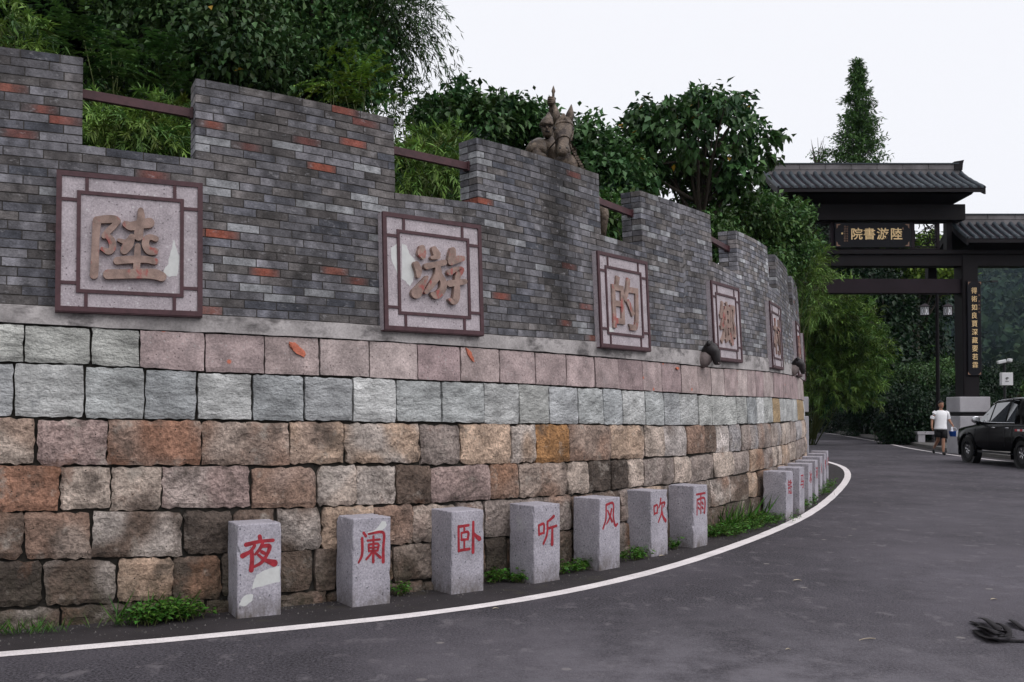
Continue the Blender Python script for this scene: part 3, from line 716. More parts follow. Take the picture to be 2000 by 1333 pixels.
for (ch, xa, xb, yc, lab) in PANELS:
    if xa is not None and ch not in '世界':
        sa, sb = s_of(xa, yc), s_of(xb, yc); sc = (sa + sb) / 2
    else: sc = pc_prev[-1] + (pc_prev[-1] - pc_prev[-2])
    pc_prev.append(sc)
    PW, PH, PT = (1.0, 1.01, .055) if ch == '陸' else (1.01 if ch == '游' else .985, .985, .055)
    mid_ = {'陸': (247, 479), '游': (848, 539), '的': (1219, 592), '鄉': (1419, 631), '村': (1516, 657.5)}.get(ch)
    if mid_: z_c = wall_at(*mid_, d=.055)[1]; sc = wall_at(*mid_, d=.055)[0] if ch != '陸' else sc; pz_last = z_c
    else: z_c = pz_last
    p0 = W(sc, z_c, .004); x_, y_, tx, ty = base(sc)
    # sit the flat panel clear of the curved face
    X = Vector((tx, ty, 0)); N0 = Vector((ty, -tx, 0)); Yv = Vector((-N0.x * BETA, -N0.y * BETA, 1)).normalized(); N = X.cross(Yv).normalized()
    org = p0 + N * .0
    root = thing('carved_panel', 'maroon framed stone panel carved ' + lab, 'panel', p0, 'carved character panels on the brick wall')
    def T3(u, v_, h): return org + X * u + Yv * v_ + N * h
    mb = MB(); Mr = Matrix((X, N, Yv)).transposed()
    mb.box(T3(0, 0, (PT) / 2 - .03), (PW - .004, PT + .06, PH - .004), Mr); mb.build('slab', M_panel, root)
    def bar(u0, u1, v0, v1, h=.012, name='frame_bar', dd=0):
        q = MB(); q.box(T3((u0 + u1) / 2, (v0 + v1) / 2, PT + (h + dd) / 2 - .004), (u1 - u0, h + dd + .008, v1 - v0), Mr); q.build(name, M_frame, root)
    a, b = PW / 2, PH / 2; w_ = .036; i1 = .135; w2 = .026
    bar(-a, a, b - w_, b); bar(-a, a, -b, -b + w_); bar(-a, -a + w_, -b + w_, b - w_); bar(a - w_, a, -b + w_, b - w_)
    ia, ib = a - i1, b - i1
    bar(-ia, ia, ib - w2, ib, .011); bar(-ia, ia, -ib, -ib + w2, .011); bar(-ia, -ia + w2, -ib + w2, ib - w2, .011); bar(ia - w2, ia, -ib + w2, ib - w2, .011)
    for q in (-.30, .30):
        bar(q - .012, q + .012, ib, b - w_, .009); bar(q - .012, q + .012, -b + w_, -ib, .009)
        bar(-a + w_, -ia, q - .012, q + .012, .009); bar(ia, a - w_, q - .012, q + .012, .009)
    if ch == '陸': # maroon painted lower lip
        pass
    q = MB(); q.box(T3(0, -b - .004, PT / 2), (PW, PT + .012, .008), Mr); q.build('bottom_trim', M_frame, root)
    def px_to_uv(px, py):
        r_ = Vector(ray(px, py)); o_ = Vector((0, 0, CAMH)); pl = org + N * PT
        t = (pl - o_).dot(N) / r_.dot(N); h_ = o_ + r_ * t - pl; return h_.dot(X), h_.dot(Yv)
    if ch in SL:
        (ox, oy), sc_, ST = SL[ch]; mb = MB()
        def f_(x, y, h, ox=ox, oy=oy, sc_=sc_):
            u, v_ = px_to_uv(ox + x / sc_, oy + y / sc_); return T3(u, v_, PT + h)
        for n_, st in enumerate(ST):
            V, Fs = stroke_geo(st, f_, .036, n_ * .0006); mb.add(V, Fs)
        mb.build('raised_character', M_bronzechar, root)
    else:
        place_glyph(ch, T3(0, -.01, PT + .006), X, Yv, N, .6, .014, M_bronzechar, root, .010, 'raised_character', .56)
    def patch(pp, hh=.0015):
        ring = []
        for i in range(len(pp)):
            u0, v0 = px_to_uv(*pp[i]); u1, v1 = px_to_uv(*pp[(i + 1) % len(pp)])
            for t in (0, .33, .66): ring.append((u0 + (u1 - u0) * t + random.uniform(-.004, .004), v0 + (v1 - v0) * t + random.uniform(-.004, .004)))
        V = [T3(u, v_, PT + hh) for u, v_ in ring] + [T3(u, v_, PT - .002) for u, v_ in ring]; n = len(ring)
        mobj('cement_patch', V, [tuple(range(n - 1, -1, -1))] + [(i, (i + 1) % n, n + (i + 1) % n, n + i) for i in range(n)], M_patch, root)
    if ch == '陸': patch([(339.5, 469), (345, 485), (350, 500), (349, 530), (346, 540), (330, 541), (319, 531), (328, 515), (334, 492)])
    if ch == '游':
        patch([(785, 476), (794, 480), (799, 495), (812, 510), (808, 545), (801, 560), (792, 550), (784, 545)])
        patch([(764, 484), (772, 478), (780, 473), (779.6, 540), (774, 530), (764, 506)])
    if ch == '的': patch([(1189, 639), (1196, 641), (1200, 649), (1188, 648)])

# ================================================================== BLACK HORSE HEAD SPOUTS
def skin(name, verts, edges, m_, parent=None, sub=2, origin=None, root=0, to=None):
    me = bpy.data.meshes.new(name); me.from_pydata([v_[:3] for v_ in verts], edges, [])
    o = bpy.data.objects.new(name, me); COL.objects.link(o)
    md = o.modifiers.new('s', 'SKIN'); md.use_smooth_shade = True; md.branch_smoothing = .5
    for i, v_ in enumerate(verts):
        r_ = v_[3]; me.skin_vertices[0].data[i].radius = (r_, v_[4] if len(v_) > 4 else r_)
        me.skin_vertices[0].data[i].use_root = (i == root)
    if sub: sm = o.modifiers.new('u', 'SUBSURF'); sm.levels = sub; sm.render_levels = sub
    dg = bpy.context.evaluated_depsgraph_get(); ev = o.evaluated_get(dg); nm = bpy.data.meshes.new_from_object(ev)
    bpy.data.objects.remove(o); bpy.data.meshes.remove(me)
    V = np.empty(len(nm.vertices) * 3); nm.vertices.foreach_get('co', V); V = V.reshape(-1, 3)
    Fc = [tuple(p.vertices) for p in nm.polygons]; bpy.data.meshes.remove(nm)
    if to is not None: V = np.array([list(to @ Vector(p)) for p in V])
    return mobj(name, V, Fc, m_, parent, smooth=True, origin=origin)
def chain(*idx): return [(idx[i], idx[i + 1]) for i in range(len(idx) - 1)]
HL = ['small black cast horse head jutting from the wall between panels 的 and 鄉', 'small black cast horse head jutting from the wall just right of panel 村']
hs = [s_of(1371, 700), s_of(1546, 722)]
for n_, s in enumerate(hs):
    z = LP(s) - .10; p0 = W(s, z, .0); x_, y_, tx, ty = base(s)
    X = Vector((tx, ty, 0)); N0 = Vector((ty, -tx, 0)); Z = Vector((0, 0, 1))
    root = thing('horse_head_spout', HL[n_], 'ornament', p0, 'black horse heads on the wall')
    T = Matrix.Translation(p0) @ Matrix((X, N0, Z)).transposed().to_4x4() @ Matrix.Diagonal((.76, .70, .76, 1))      # local: x along wall, y out, z up
    def TL(*p): return T @ Vector(p)
    mb = MB(); mb.tube([TL(0, -.04, -.02), TL(0, .03, -.01), TL(0, .09, .04), TL(0, .13, .085)], [.105, .10, .088, .07], 12); mb.build('neck', M_neckstone, root, smooth=True)
    mb = MB(); mb.tube([TL(0, .06, .09), TL(0, .12, .15), TL(0, .19, .15), TL(0, .235, .09), TL(0, .26, .01), TL(0, .275, -.07), TL(0, .275, -.10)], [.058, .078, .082, .070, .050, .044, .028], 12); mb.build('head', M_blackhorse, root, smooth=True)
    for sx in (-1, 1):
        mb = MB(); mb.tube([TL(sx * .05, .15, .20), TL(sx * .06, .15, .255), TL(sx * .055, .16, .30)], [.032, .030, .003], 6); mb.build('ear', M_blackhorse, root, smooth=True)
        mb = MB(); mb.tube([TL(sx * .03, .30, -.05), TL(sx * .034, .325, -.075), TL(sx * .03, .30, -.10)], [.006, .012, .006], 5); mb.build('nostril', M_neckstone, root, smooth=True)
    mb = MB()
    mb.tube([TL(0, .02, .10), TL(0, .06, .165), TL(0, .12, .235), TL(0, .20, .24)], [.03, .035, .03, .012], 6)
    mb.build('mane', M_blackhorse, root, smooth=True)

# ================================================================== BOLLARDS
STK = {
 '夜': [[(50, 1, 5), (52, 11, 5)], [(12, 20, 5), (50, 14, 4), (88, 13, 4)], [(36, 24, 4), (24, 38, 4), (3, 48, 6)], [(28, 40, 5), (29, 60, 5), (27, 86, 6)], [(58, 20, 4), (50, 34, 4), (38, 46, 3)],
        [(56, 26, 4), (78, 28, 5), (70, 50, 4), (56, 68, 4), (36, 78, 3)], [(56, 41, 4), (63, 45, 4)], [(46, 48, 3), (64, 62, 4), (92, 73, 8)]],
 '阑': [[(20, 2, 4), (28, 12, 4)], [(15, 18, 4), (15, 66, 4), (3, 90, 3)], [(38, 6, 3), (90, 5, 4), (91, 50, 4), (91, 94, 5)], [(34, 26, 3), (78, 25, 3)], [(55, 14, 3), (55, 92, 4)],
        [(38, 38, 3), (39, 58, 3)], [(40, 38, 3), (72, 38, 3), (71, 58, 3)], [(40, 58, 3), (70, 58, 3)], [(40, 48, 2.5), (70, 48, 2.5)], [(52, 61, 3), (30, 82, 3)], [(58, 61, 3), (80, 80, 4)]],
 '卧': [[(10, 10, 4), (11, 90, 4)], [(10, 11, 4), (52, 9, 4)], [(22, 32, 3), (50, 31, 4), (49, 54, 4)], [(22, 32, 3), (22, 54, 3)], [(22, 54, 4), (48, 54, 3)], [(11, 88, 4), (56, 86, 4)], [(34, 11, 3), (34, 31, 3)], [(34, 54, 3), (34, 87, 3)],
        [(72, 0, 4), (71, 98, 5)], [(72, 34, 3), (84, 46, 5), (98, 56, 7)]],
 '听': [[(6, 28, 4), (8, 60, 4)], [(6, 28, 4), (32, 25, 4), (32, 56, 4)], [(8, 58, 4), (32, 55, 3)], [(84, 2, 5), (66, 12, 4), (50, 18, 3)], [(51, 18, 4), (49, 60, 4), (30, 92, 4)], [(52, 42, 4), (98, 36, 4)], [(76, 40, 4), (75, 98, 6)]],
 '风': [[(24, 8, 4), (22, 60, 4), (4, 94, 4)], [(24, 8, 4), (70, 5, 4), (72, 56, 4), (84, 88, 5), (99, 84, 4)], [(60, 26, 4), (48, 56, 4), (28, 78, 3)], [(34, 30, 3), (50, 52, 4), (63, 72, 5)]],
 '吹': [[(5, 30, 4), (7, 62, 4)], [(5, 30, 4), (32, 27, 4), (31, 58, 4)], [(7, 60, 4), (31, 57, 3)], [(60, 2, 4), (54, 22, 4), (44, 38, 3)], [(55, 22, 4), (92, 19, 4), (84, 36, 3)], [(70, 30, 4), (64, 62, 4), (40, 96, 3)], [(67, 50, 4), (78, 76, 5), (98, 94, 7)]],
 '雨': [[(8, 9, 4), (92, 7, 4)], [(14, 32, 4), (13, 96, 4)], [(14, 32, 4), (86, 30, 4), (87, 90, 5), (78, 90, 3)], [(50, 9, 4), (50, 92, 4)], [(26, 46, 4), (36, 54, 4)], [(26, 66, 4), (36, 74, 4)], [(62, 46, 4), (72, 54, 4)], [(62, 66, 4), (72, 74, 4)]]}
BO = [('夜', on_ground(463, 1208), 28.5), ('阑', on_ground(688, 1186), 33), ('卧', on_ground(882, 1161), 36.5), ('听', on_ground(1043, 1140), 42), ('风', on_ground(1171, 1115), 47), ('吹', on_ground(1272, 1088), 49), ('雨', on_ground(1355, 1070), 51)]
for ch, px, yt, tau in (('铁', 1535, 922, 58), ('马', 1561, 914, 61), ('冰', 1579, 906.5, 63), ('河', 1592.5, 900, 65), ('入', 1602, 893, 66), ('梦', 1610, 887, 67), ('来', 1615.5, 881.5, 68)):
    r_ = ray(px, yt); t = (.67 - CAMH) / r_[2]; BO.append((ch, Vector((r_[0] * t, r_[1] * t, 0)), tau))
bv, bf = bevel_box_mesh(.32, .32, .78, .008, 2)
bmesh_ = bpy.data.meshes.new('bollard'); bmesh_.from_pydata([(p.x + .16, p.y + .16, p.z + .67 - .39) for p in bv], [], bf); bmesh_.materials.append(M_bollard)
BLAB = {'夜': 'first from the left, pale cement patches below', '阑': 'second from the left, pale patch at its top corner', '卧': 'third from the left', '听': 'fourth from the left, weeds at its foot', '风': 'fifth from the left', '吹': 'sixth from the left',
        '雨': 'seventh, last before the grassy gap', '铁': 'nearest of the far row past the grassy gap', '马': 'second of the far row', '冰': 'third of the far row', '河': 'middle one of the far row', '入': 'fifth of the far row', '梦': 'last but one of the far row', '来': 'farthest of all along the kerb'}
for n_, (ch, p, tau) in enumerate(BO):
    o = bpy.data.objects.new('stone_bollard', bmesh_); COL.objects.link(o)
    bm = bmesh.new(); bmesh.ops.create_cube(bm, size=1)
    for v_ in bm.verts: v_.co = Vector((v_.co.x * .32, v_.co.y * .32, v_.co.z * .78))
    bmesh.ops.bevel(bm, geom=bm.edges[:], offset=.006, segments=1, affect='EDGES')
    bmesh.ops.subdivide_edges(bm, edges=[e for e in bm.edges if e.calc_length() > .05], cuts=15 if n_ < 8 else 5, use_grid_fill=True)
    for v_ in bm.verts:
        q = v_.co; ed = sorted([.16 - abs(q.x), .16 - abs(q.y), .39 - abs(q.z)])
        if ed[1] < .012:
            nn = mnoise.noise(q * 14 + Vector((n_ * 5, 0, 0))) + .6 * mnoise.noise(q * 45 + Vector((n_ * 5, 3, 0))); k_ = max(0, nn - .18) * .016 + .0015 * abs(nn)
            v_.co = Vector((q.x - math.copysign(k_ if .16 - abs(q.x) < .012 else 0, q.x), q.y - math.copysign(k_ if .16 - abs(q.y) < .012 else 0, q.y), q.z - math.copysign(k_ if .39 - abs(q.z) < .012 else 0, q.z)))
        v_.co += Vector((.16, .16, .28))
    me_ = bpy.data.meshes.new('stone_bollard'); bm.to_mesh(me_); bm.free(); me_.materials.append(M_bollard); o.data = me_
    tl = (random.uniform(-.008, .008), random.uniform(-.01, .01))
    o.location = p; o.rotation_euler = (tl[0], tl[1], R(tau))
    tag(o, f'grey granite bollard with red {ch}, {BLAB[ch]}', 'bollard', 'granite bollards along the wall foot')
    M_ = Matrix.LocRotScale(o.location, o.rotation_euler, None)
    Xb = (M_.to_3x3() @ Vector((1, 0, 0))); Zb = M_.to_3x3() @ Vector((0, 0, 1)); Nb = M_.to_3x3() @ Vector((0, -1, 0))
    cy = .455 if ch != '阑' else .47
    if ch in STK:
        sz_ = .26 if ch == '夜' else .235; mb = MB(); cx = .160; cyy = {'夜': .44, '阑': .435, '卧': .445, '听': .44, '风': .50, '吹': .46, '雨': .47}[ch]
        for k, st in enumerate(STK[ch]):
            def f2(x, y, h): return M_ @ Vector((cx + (x - 50) / 100 * sz_, -h, cyy + (50 - y) / 100 * sz_ * 1.08))
            V, Fs = stroke_geo([(x_, y_, r_ * 1.18) for x_, y_, r_ in st], f2, .0008, k * .0003); mb.add(V, Fs)
        mb.build('carved_character', M_red, o)
    else:
        place_glyph(ch, M_ @ Vector((.165, -.001, .46)), Xb, Zb, Nb, .2, .0012, M_red, o, .002, 'carved_character', .20)
    def bpatch(pts, h=.0006):
        n = len(pts) * 4; ring = []
        for i in range(len(pts)):
            for t in range(4):
                a = Vector(pts[i]).lerp(Vector(pts[(i + 1) % len(pts)]), t / 4); ring.append((a.x + random.uniform(-.003, .003), a.y + random.uniform(-.003, .003)))
        V = [M_ @ Vector((u, -h, v_)) for u, v_ in ring] + [M_ @ Vector((u, .003, v_)) for u, v_ in ring]
        mobj('cement_patch', V, [tuple(range(n))] + [(i, (i + 1) % n, n + (i + 1) % n, n + i) for i in range(n)], M_patch, o)
    if ch == '夜': bpatch([(.105, .20), (.2, .22), (.309, .235), (.309, .355), (.26, .345), (.2, .33), (.14, .3), (.12, .26)], .0003); bpatch([(.012, .09), (.06, .08), (.11, .12), (.115, .16), (.07, .165), (.03, .14)])
    if ch == '阑': bpatch([(.12, .56), (.18, .57), (.25, .64), (.28, .635), (.285, .6), (.22, .55), (.15, .535)], .0003)

# ================================================================== FOLIAGE
def leaves(name, P, D, Nn, ln, wd, cols, m_, parent=None, fold=.25, kind=None, tri=False, origin=None):
    """P base points, D directions, Nn approx normals, ln/wd arrays, cols Nx3"""
    n = len(P); D = D / np.linalg.norm(D, axis=1)[:, None]; Sd = np.cross(D, Nn); Sd /= np.linalg.norm(Sd, axis=1)[:, None] + 1e-9; Up = np.cross(Sd, D)
    ln = np.broadcast_to(ln, (n,))[:, None]; wd = np.broadcast_to(wd, (n,))[:, None]
    mid = P + D * ln * .42
    V = np.empty((n, 4, 3)); V[:, 0] = P; V[:, 1] = mid + Sd * wd * .5 + Up * wd * fold; V[:, 2] = P + D * ln - Up * ln * .08; V[:, 3] = mid - Sd * wd * .5 + Up * wd * fold
    c = V.reshape(-1, 3).mean(0) if origin is None else np.array(origin)
    me = bpy.data.meshes.new(name); me.vertices.add(n * 4); me.vertices.foreach_set('co', (V - c).astype(np.float32).ravel())
    i0 = (np.arange(n) * 4)[:, None]; tri_ = np.concatenate([i0 + np.array([[0, 1, 2]]), i0 + np.array([[0, 2, 3]])], 1).reshape(-1)
    me.loops.add(n * 6); me.loops.foreach_set('vertex_index', tri_.astype(np.int32))
    me.polygons.add(n * 2); me.polygons.foreach_set('loop_start', np.arange(0, n * 6, 3, dtype=np.int32)); me.polygons.foreach_set('loop_total', np.full(n * 2, 3, dtype=np.int32))
    me.update()
    a = me.color_attributes.new('tint', 'FLOAT_COLOR', 'POINT'); T = np.ones((n, 4, 4)); T[:, :, :3] = cols[:, None, :]; a.data.foreach_set('color', T.ravel())
    me.materials.append(m_)
    o = bpy.data.objects.new(name, me); COL.objects.link(o); o.location = c; put(o, parent)
    if kind: o['kind'] = kind
    return o
def unit(n): v_ = rng.normal(size=(n, 3)); return v_ / np.linalg.norm(v_, axis=1)[:, None]
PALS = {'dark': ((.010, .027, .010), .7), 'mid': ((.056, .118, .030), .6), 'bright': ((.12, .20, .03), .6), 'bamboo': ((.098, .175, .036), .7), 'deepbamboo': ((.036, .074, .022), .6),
        'broad': ((.044, .100, .030), .65), 'blue': ((.030, .068, .034), .5), 'weed': ((.06, .15, .022), .35)}
def gen_crown(lobes, nclump, per, size, kind='broad', pal='mid', clump_r=.35, yellow=0.0, fill=.35, droop=.5):
    """lobes: list (center, (rx,ry,rz)) ; returns arrays"""
    vol = np.array([l_[1][0] * l_[1][2] for l_ in lobes]); pick = rng.choice(len(lobes), nclump, p=vol / vol.sum())
    cen = np.array([list(lobes[i][0]) for i in pick]); rad = np.array([list(lobes[i][1]) for i in pick])
    u = unit(nclump); rr = np.where(rng.random(nclump) < fill, rng.random(nclump) ** .5, 1 - .18 * rng.random(nclump) ** 1.0)
    rr *= 1 + .10 * np.sin(u[:, 0] * 7 + u[:, 2] * 5 + cen[:, 0])
    cc = cen + u * rad * rr[:, None]
    base_, var = PALS[pal]; base_ = np.array(base_)
    clb = 1 + (rng.random(nclump) - .5) * 1.0 * var * 2
    hue = rng.random(nclump)
    outw = u.copy(); outw[:, 2] += .15
    if kind == 'bamboo':
        # arching sprays: leaves hang along drooping twigs
        m_ = per; t = rng.random((nclump, m_)); tw = outw + rng.normal(size=(nclump, 3)) * .6; tw[:, 2] -= .1; tw /= np.linalg.norm(tw, axis=1)[:, None]
        L_ = clump_r * 2.2 * (.7 + .6 * rng.random(nclump))
        P = cc[:, None, :] + tw[:, None, :] * (t * L_[:, None])[..., None] - np.array([0, 0, 1.0]) * (t ** 2 * L_[:, None] * droop)[..., None]
        D = tw[:, None, :] * .9 - np.array([0, 0, 1.0]) * (.1 + t[..., None] * .7) * (.5 + droop) + rng.normal(size=(nclump, m_, 3)) * .55
    elif kind == 'pinnate':
        m_ = per; t = rng.random((nclump, m_)); tw = outw + rng.normal(size=(nclump, 3)) * .5; tw[:, 2] += .3; tw /= np.linalg.norm(tw, axis=1)[:, None]
        L_ = clump_r * 2 * (.7 + .6 * rng.random(nclump)); side = np.cross(tw, [0, 0, 1.0]); side /= np.linalg.norm(side, axis=1)[:, None] + 1e-9
        sg = np.where(rng.random((nclump, m_)) < .5, -1, 1)
        P = cc[:, None, :] + tw[:, None, :] * (t * L_[:, None])[..., None] - np.array([0, 0, 1.0]) * (t ** 2 * L_[:, None] * .35)[..., None]
        D = tw[:, None, :] * .5 + side[:, None, :] * sg[..., None] - np.array([0, 0, .25]) + rng.normal(size=(nclump, m_, 3)) * .12
    else:
        m_ = per; P = cc[:, None, :] + rng.normal(size=(nclump, m_, 3)) * clump_r * np.array([.5, .5, .38])
        D = outw[:, None, :] * .5 - np.array([0, 0, droop]) + rng.normal(size=(nclump, m_, 3)) * .6
    N_ = np.zeros_like(D); N_[..., 2] = 1; N_ += rng.normal(size=D.shape) * .35 + outw[:, None, :] * .25
    if kind == 'pinnate': N_ = np.zeros_like(D); N_[..., 2] = 1; N_ += rng.normal(size=D.shape) * .15
    n = nclump * m_
    col = base_[None, None, :] * clb[:, None, None] * (1 + (rng.random((nclump, m_, 1)) - .5) * .5)
    col = col * np.array([1, 1, 1]) + (hue[:, None, None] - .5) * np.array([.5, .15, -.1]) * base_
    col = col.reshape(n, 3)
    if yellow: k = rng.random(n) < yellow; col[k] = np.array([.42, .26, .03]) * (.6 + .6 * rng.random((k.sum(), 1)))
    sz_ = size * (.65 + .7 * rng.random(n))
    asp = {'bamboo': .16, 'pinnate': .32, 'broad': .58}[kind]
    return P.reshape(n, 3), D.reshape(n, 3), N_.reshape(n, 3), sz_, sz_ * asp, np.clip(col, .004, 1), cc
def tree(name, label, lobes, root_xyz, nclump, per, size, kind='broad', pal='mid', cat='tree', clump_r=.35, yellow=0, trunk_r=.12, group=None, nbr=14, fill=.35, stems=0, droop=.5, extra=None, bark=None):
    t = thing(name, label, cat, root_xyz, group)
    P, D, N_, ln, wd, col, cc = gen_crown(lobes, nclump, per, size, kind, pal, clump_r, yellow, fill, droop)
    if extra:
        for e in extra:
            q = gen_crown(*e[0], **e[1]); P = np.vstack([P, q[0]]); D = np.vstack([D, q[1]]); N_ = np.vstack([N_, q[2]]); ln = np.r_[ln, q[3]]; wd = np.r_[wd, q[4]]; col = np.vstack([col, q[5]])
    leaves('crown' if cat == 'tree' else 'leaves', P, D, N_, ln, wd, col, M_leaf, t)
    mb = MB(); r0 = Vector(root_xyz); mb_b = MB()
    if stems:
        ch = cc[rng.choice(len(cc), min(stems, len(cc)), replace=False)]
        for c_ in ch:
            b0 = r0 + Vector((random.uniform(-.4, .4), random.uniform(-.4, .4), -.1)); e = Vector(c_); mid = b0.lerp(e, .6) + Vector((0, 0, .25 * (e - b0).length * .6))
            mb.tube([b0, b0.lerp(mid, .6) + Vector((0, 0, .1)), mid, e], [trunk_r, trunk_r * .8, trunk_r * .6, trunk_r * .25], 5)
        mb.build('stems', M_stem, t, smooth=True, kind='stuff')
    else:
        ctr = Vector(np.average([list(l_[0]) for l_ in lobes], axis=0)); top = ctr + Vector((0, 0, lobes[0][1][2] * .5))
        k = r0.lerp(top, .45) + Vector((random.uniform(-.2, .2), 0, 0)); pts = [r0 + Vector((0, 0, -.2)), r0.lerp(k, .5), k, top]
        mb.tube(pts, [trunk_r * 1.15, trunk_r, trunk_r * .75, trunk_r * .2], 9); mb.build('trunk', bark or M_bark, t, smooth=True)
        for c_ in cc[rng.choice(len(cc), min(nbr, len(cc)), replace=False)]:
            e = Vector(c_); a = r0.lerp(top, random.uniform(.4, .85)); m2 = a.lerp(e, .5) + Vector((0, 0, .08 * (e - a).length))
            mb_b.tube([a, m2, e], [trunk_r * .42, trunk_r * .25, trunk_r * .07], 5)
        mb_b.build('limbs', bark or M_bark, t, smooth=True, kind='stuff')
    return t
def lobe(px, py, Y, rpx, rpy, depth=None):
    c = at_depth(px, py, Y); s = Y / F; return (c, (rpx * s, depth if depth else (rpx + rpy) / 2 * s, rpy * s))
def groundz(x, y): return terr(x, y) if behind(x, y) > .3 else 0
def base_of(px, py, Y):
    c = at_depth(px, py, Y); return (c.x, c.y, groundz(c.x, c.y) - .05)

# --- bamboo and shrubs right behind the battlements
tree('bamboo_clump', 'bright green bamboo clump filling the leftmost gap of the battlements', [lobe(262, 275, 9.2, 95, 38, .5), lobe(335, 235, 9.6, 30, 25, .4), lobe(215, 225, 9.4, 30, 15, .3)], base_of(262, 300, 9.2), 420, 28, .10, 'bamboo', 'bamboo', 'bamboo', .13, stems=26, trunk_r=.009, fill=.5, group='bamboo clumps behind the wall')
tree('bamboo_clump', 'yellow green bamboo spray above the leftmost merlon at the picture edge', [lobe(10, 60, 10, 50, 60, .5), lobe(50, 95, 9.6, 55, 15, .4)], base_of(40, 200, 10), 110, 26, .12, 'bamboo', 'bamboo', 'bamboo', .15, stems=12, trunk_r=.010, fill=.5, group='bamboo clumps behind the wall')
tree('bamboo_clump', 'bright green bamboo clump seen through the second gap beneath its bar', [lobe(835, 345, 11.2, 75, 48, .7), lobe(870, 300, 12, 40, 30, .5)], base_of(835, 380, 11.2), 240, 26, .12, 'bamboo', 'bamboo', 'bamboo', .20, stems=16, trunk_r=.009, fill=.5, group='bamboo clumps behind the wall')
tree('shrub', 'dark pinnate leaved shrub rising above the first gap of the battlements', [lobe(190, 130, 11, 60, 55, .6), lobe(290, 150, 11.5, 60, 35, .6), lobe(140, 90, 11.5, 30, 50, .4)], base_of(200, 250, 11), 130, 30, .10, 'pinnate', 'mid', 'shrub', .24, stems=14, trunk_r=.012, fill=.5)
tree('shrub', 'feathery light green sapling peeping over the right end of the second merlon', [lobe(700, 190, 11.5, 50, 48, .5), lobe(655, 150, 11.5, 18, 26, .3)], base_of(700, 260, 11.5), 60, 34, .075, 'pinnate', 'bright', 'shrub', .22, stems=12, trunk_r=.01, fill=.6)
tree('shrub', 'feathery pinnate sapling against the sky right of the second merlon', [lobe(775, 195, 13, 26, 38, .3), lobe(790, 240, 13, 35, 30, .4)], base_of(780, 300, 13), 34, 36, .07, 'pinnate', 'mid', 'shrub', .24, stems=10, trunk_r=.01, fill=.7)
tree('shrub', 'dark leafy shrub behind the fourth gap of the battlements', [lobe(1415, 500, 17, 50, 48, .5), lobe(1400, 440, 17, 40, 25, .5), lobe(1500, 530, 19, 40, 40, .5)], base_of(1415, 540, 17), 150, 26, .10, 'broad', 'mid', 'shrub', .2, stems=10, trunk_r=.01, fill=.6)
tree('shrub', 'dark green shrub seen through the third gap beside the bronze leg', [lobe(1195, 430, 14.8, 50, 50, .5)], base_of(1195, 480, 14.8), 70, 26, .10, 'broad', 'mid', 'shrub', .22, stems=10, trunk_r=.01, fill=.6)

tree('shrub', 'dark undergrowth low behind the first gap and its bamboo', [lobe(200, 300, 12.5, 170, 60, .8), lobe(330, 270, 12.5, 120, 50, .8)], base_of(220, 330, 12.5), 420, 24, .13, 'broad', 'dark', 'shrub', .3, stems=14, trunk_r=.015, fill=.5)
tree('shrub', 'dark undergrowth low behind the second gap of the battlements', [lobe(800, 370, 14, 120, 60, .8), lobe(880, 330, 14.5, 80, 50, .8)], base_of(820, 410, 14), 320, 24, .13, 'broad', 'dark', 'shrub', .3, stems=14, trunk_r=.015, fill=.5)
# --- big dark trees on the bank, top left
TG = 'dark trees on the bank behind the wall'
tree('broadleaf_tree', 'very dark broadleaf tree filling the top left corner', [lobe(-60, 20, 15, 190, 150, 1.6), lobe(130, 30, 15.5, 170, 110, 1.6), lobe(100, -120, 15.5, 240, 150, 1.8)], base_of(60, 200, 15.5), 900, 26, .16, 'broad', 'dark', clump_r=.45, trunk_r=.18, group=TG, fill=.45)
tree('broadleaf_tree', 'large dark tree with drooping leafy boughs above the second merlon', [lobe(400, 60, 13.5, 190, 95, 1.3), lobe(470, 110, 12.6, 130, 45, .8), lobe(330, -60, 14, 200, 120, 1.6)], base_of(400, 250, 14), 900, 26, .105, 'broad', 'deepbamboo', clump_r=.42, trunk_r=.16, yellow=.0008, group=TG, fill=.4)
tree('broadleaf_tree', 'dark bushy tree with its right edge against the white sky', [lobe(600, 90, 15, 130, 110, 1.3), lobe(690, 130, 14.5, 55, 70, .8), lobe(560, -60, 15.5, 190, 120, 1.6)], base_of(600, 260, 15), 900, 24, .115, 'broad', 'broad', clump_r=.36, trunk_r=.14, group=TG, fill=.45)
tree('bamboo_clump', 'tall drooping bamboo leaning into the sky at the top centre', [lobe(690, 10, 16, 90, 55, 1.0), lobe(775, 30, 16, 50, 45, .6), lobe(745, 100, 16, 25, 45, .4), lobe(800, 10, 16, 28, 30, .4)], base_of(640, 240, 16), 520, 24, .12, 'bamboo', 'deepbamboo', 'bamboo', .34, stems=18, trunk_r=.016, fill=.5, droop=.9)
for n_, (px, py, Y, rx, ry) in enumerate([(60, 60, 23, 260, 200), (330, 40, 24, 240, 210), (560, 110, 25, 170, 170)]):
    tree('broadleaf_tree', ['shadowed tree standing far back in the dark top left wood', 'shadowed tree far back behind the drooping boughs', 'shadowed tree far back, behind the bushy tree by the sky'][n_], [lobe(px, py, Y, rx, ry, 2.2), lobe(px + 30, py - 140, Y, rx * .8, ry * .8, 2)], base_of(px, 250, Y), 900, 22, .22, 'broad', 'dark', clump_r=.7, trunk_r=.2, group=TG, fill=.3, nbr=8)
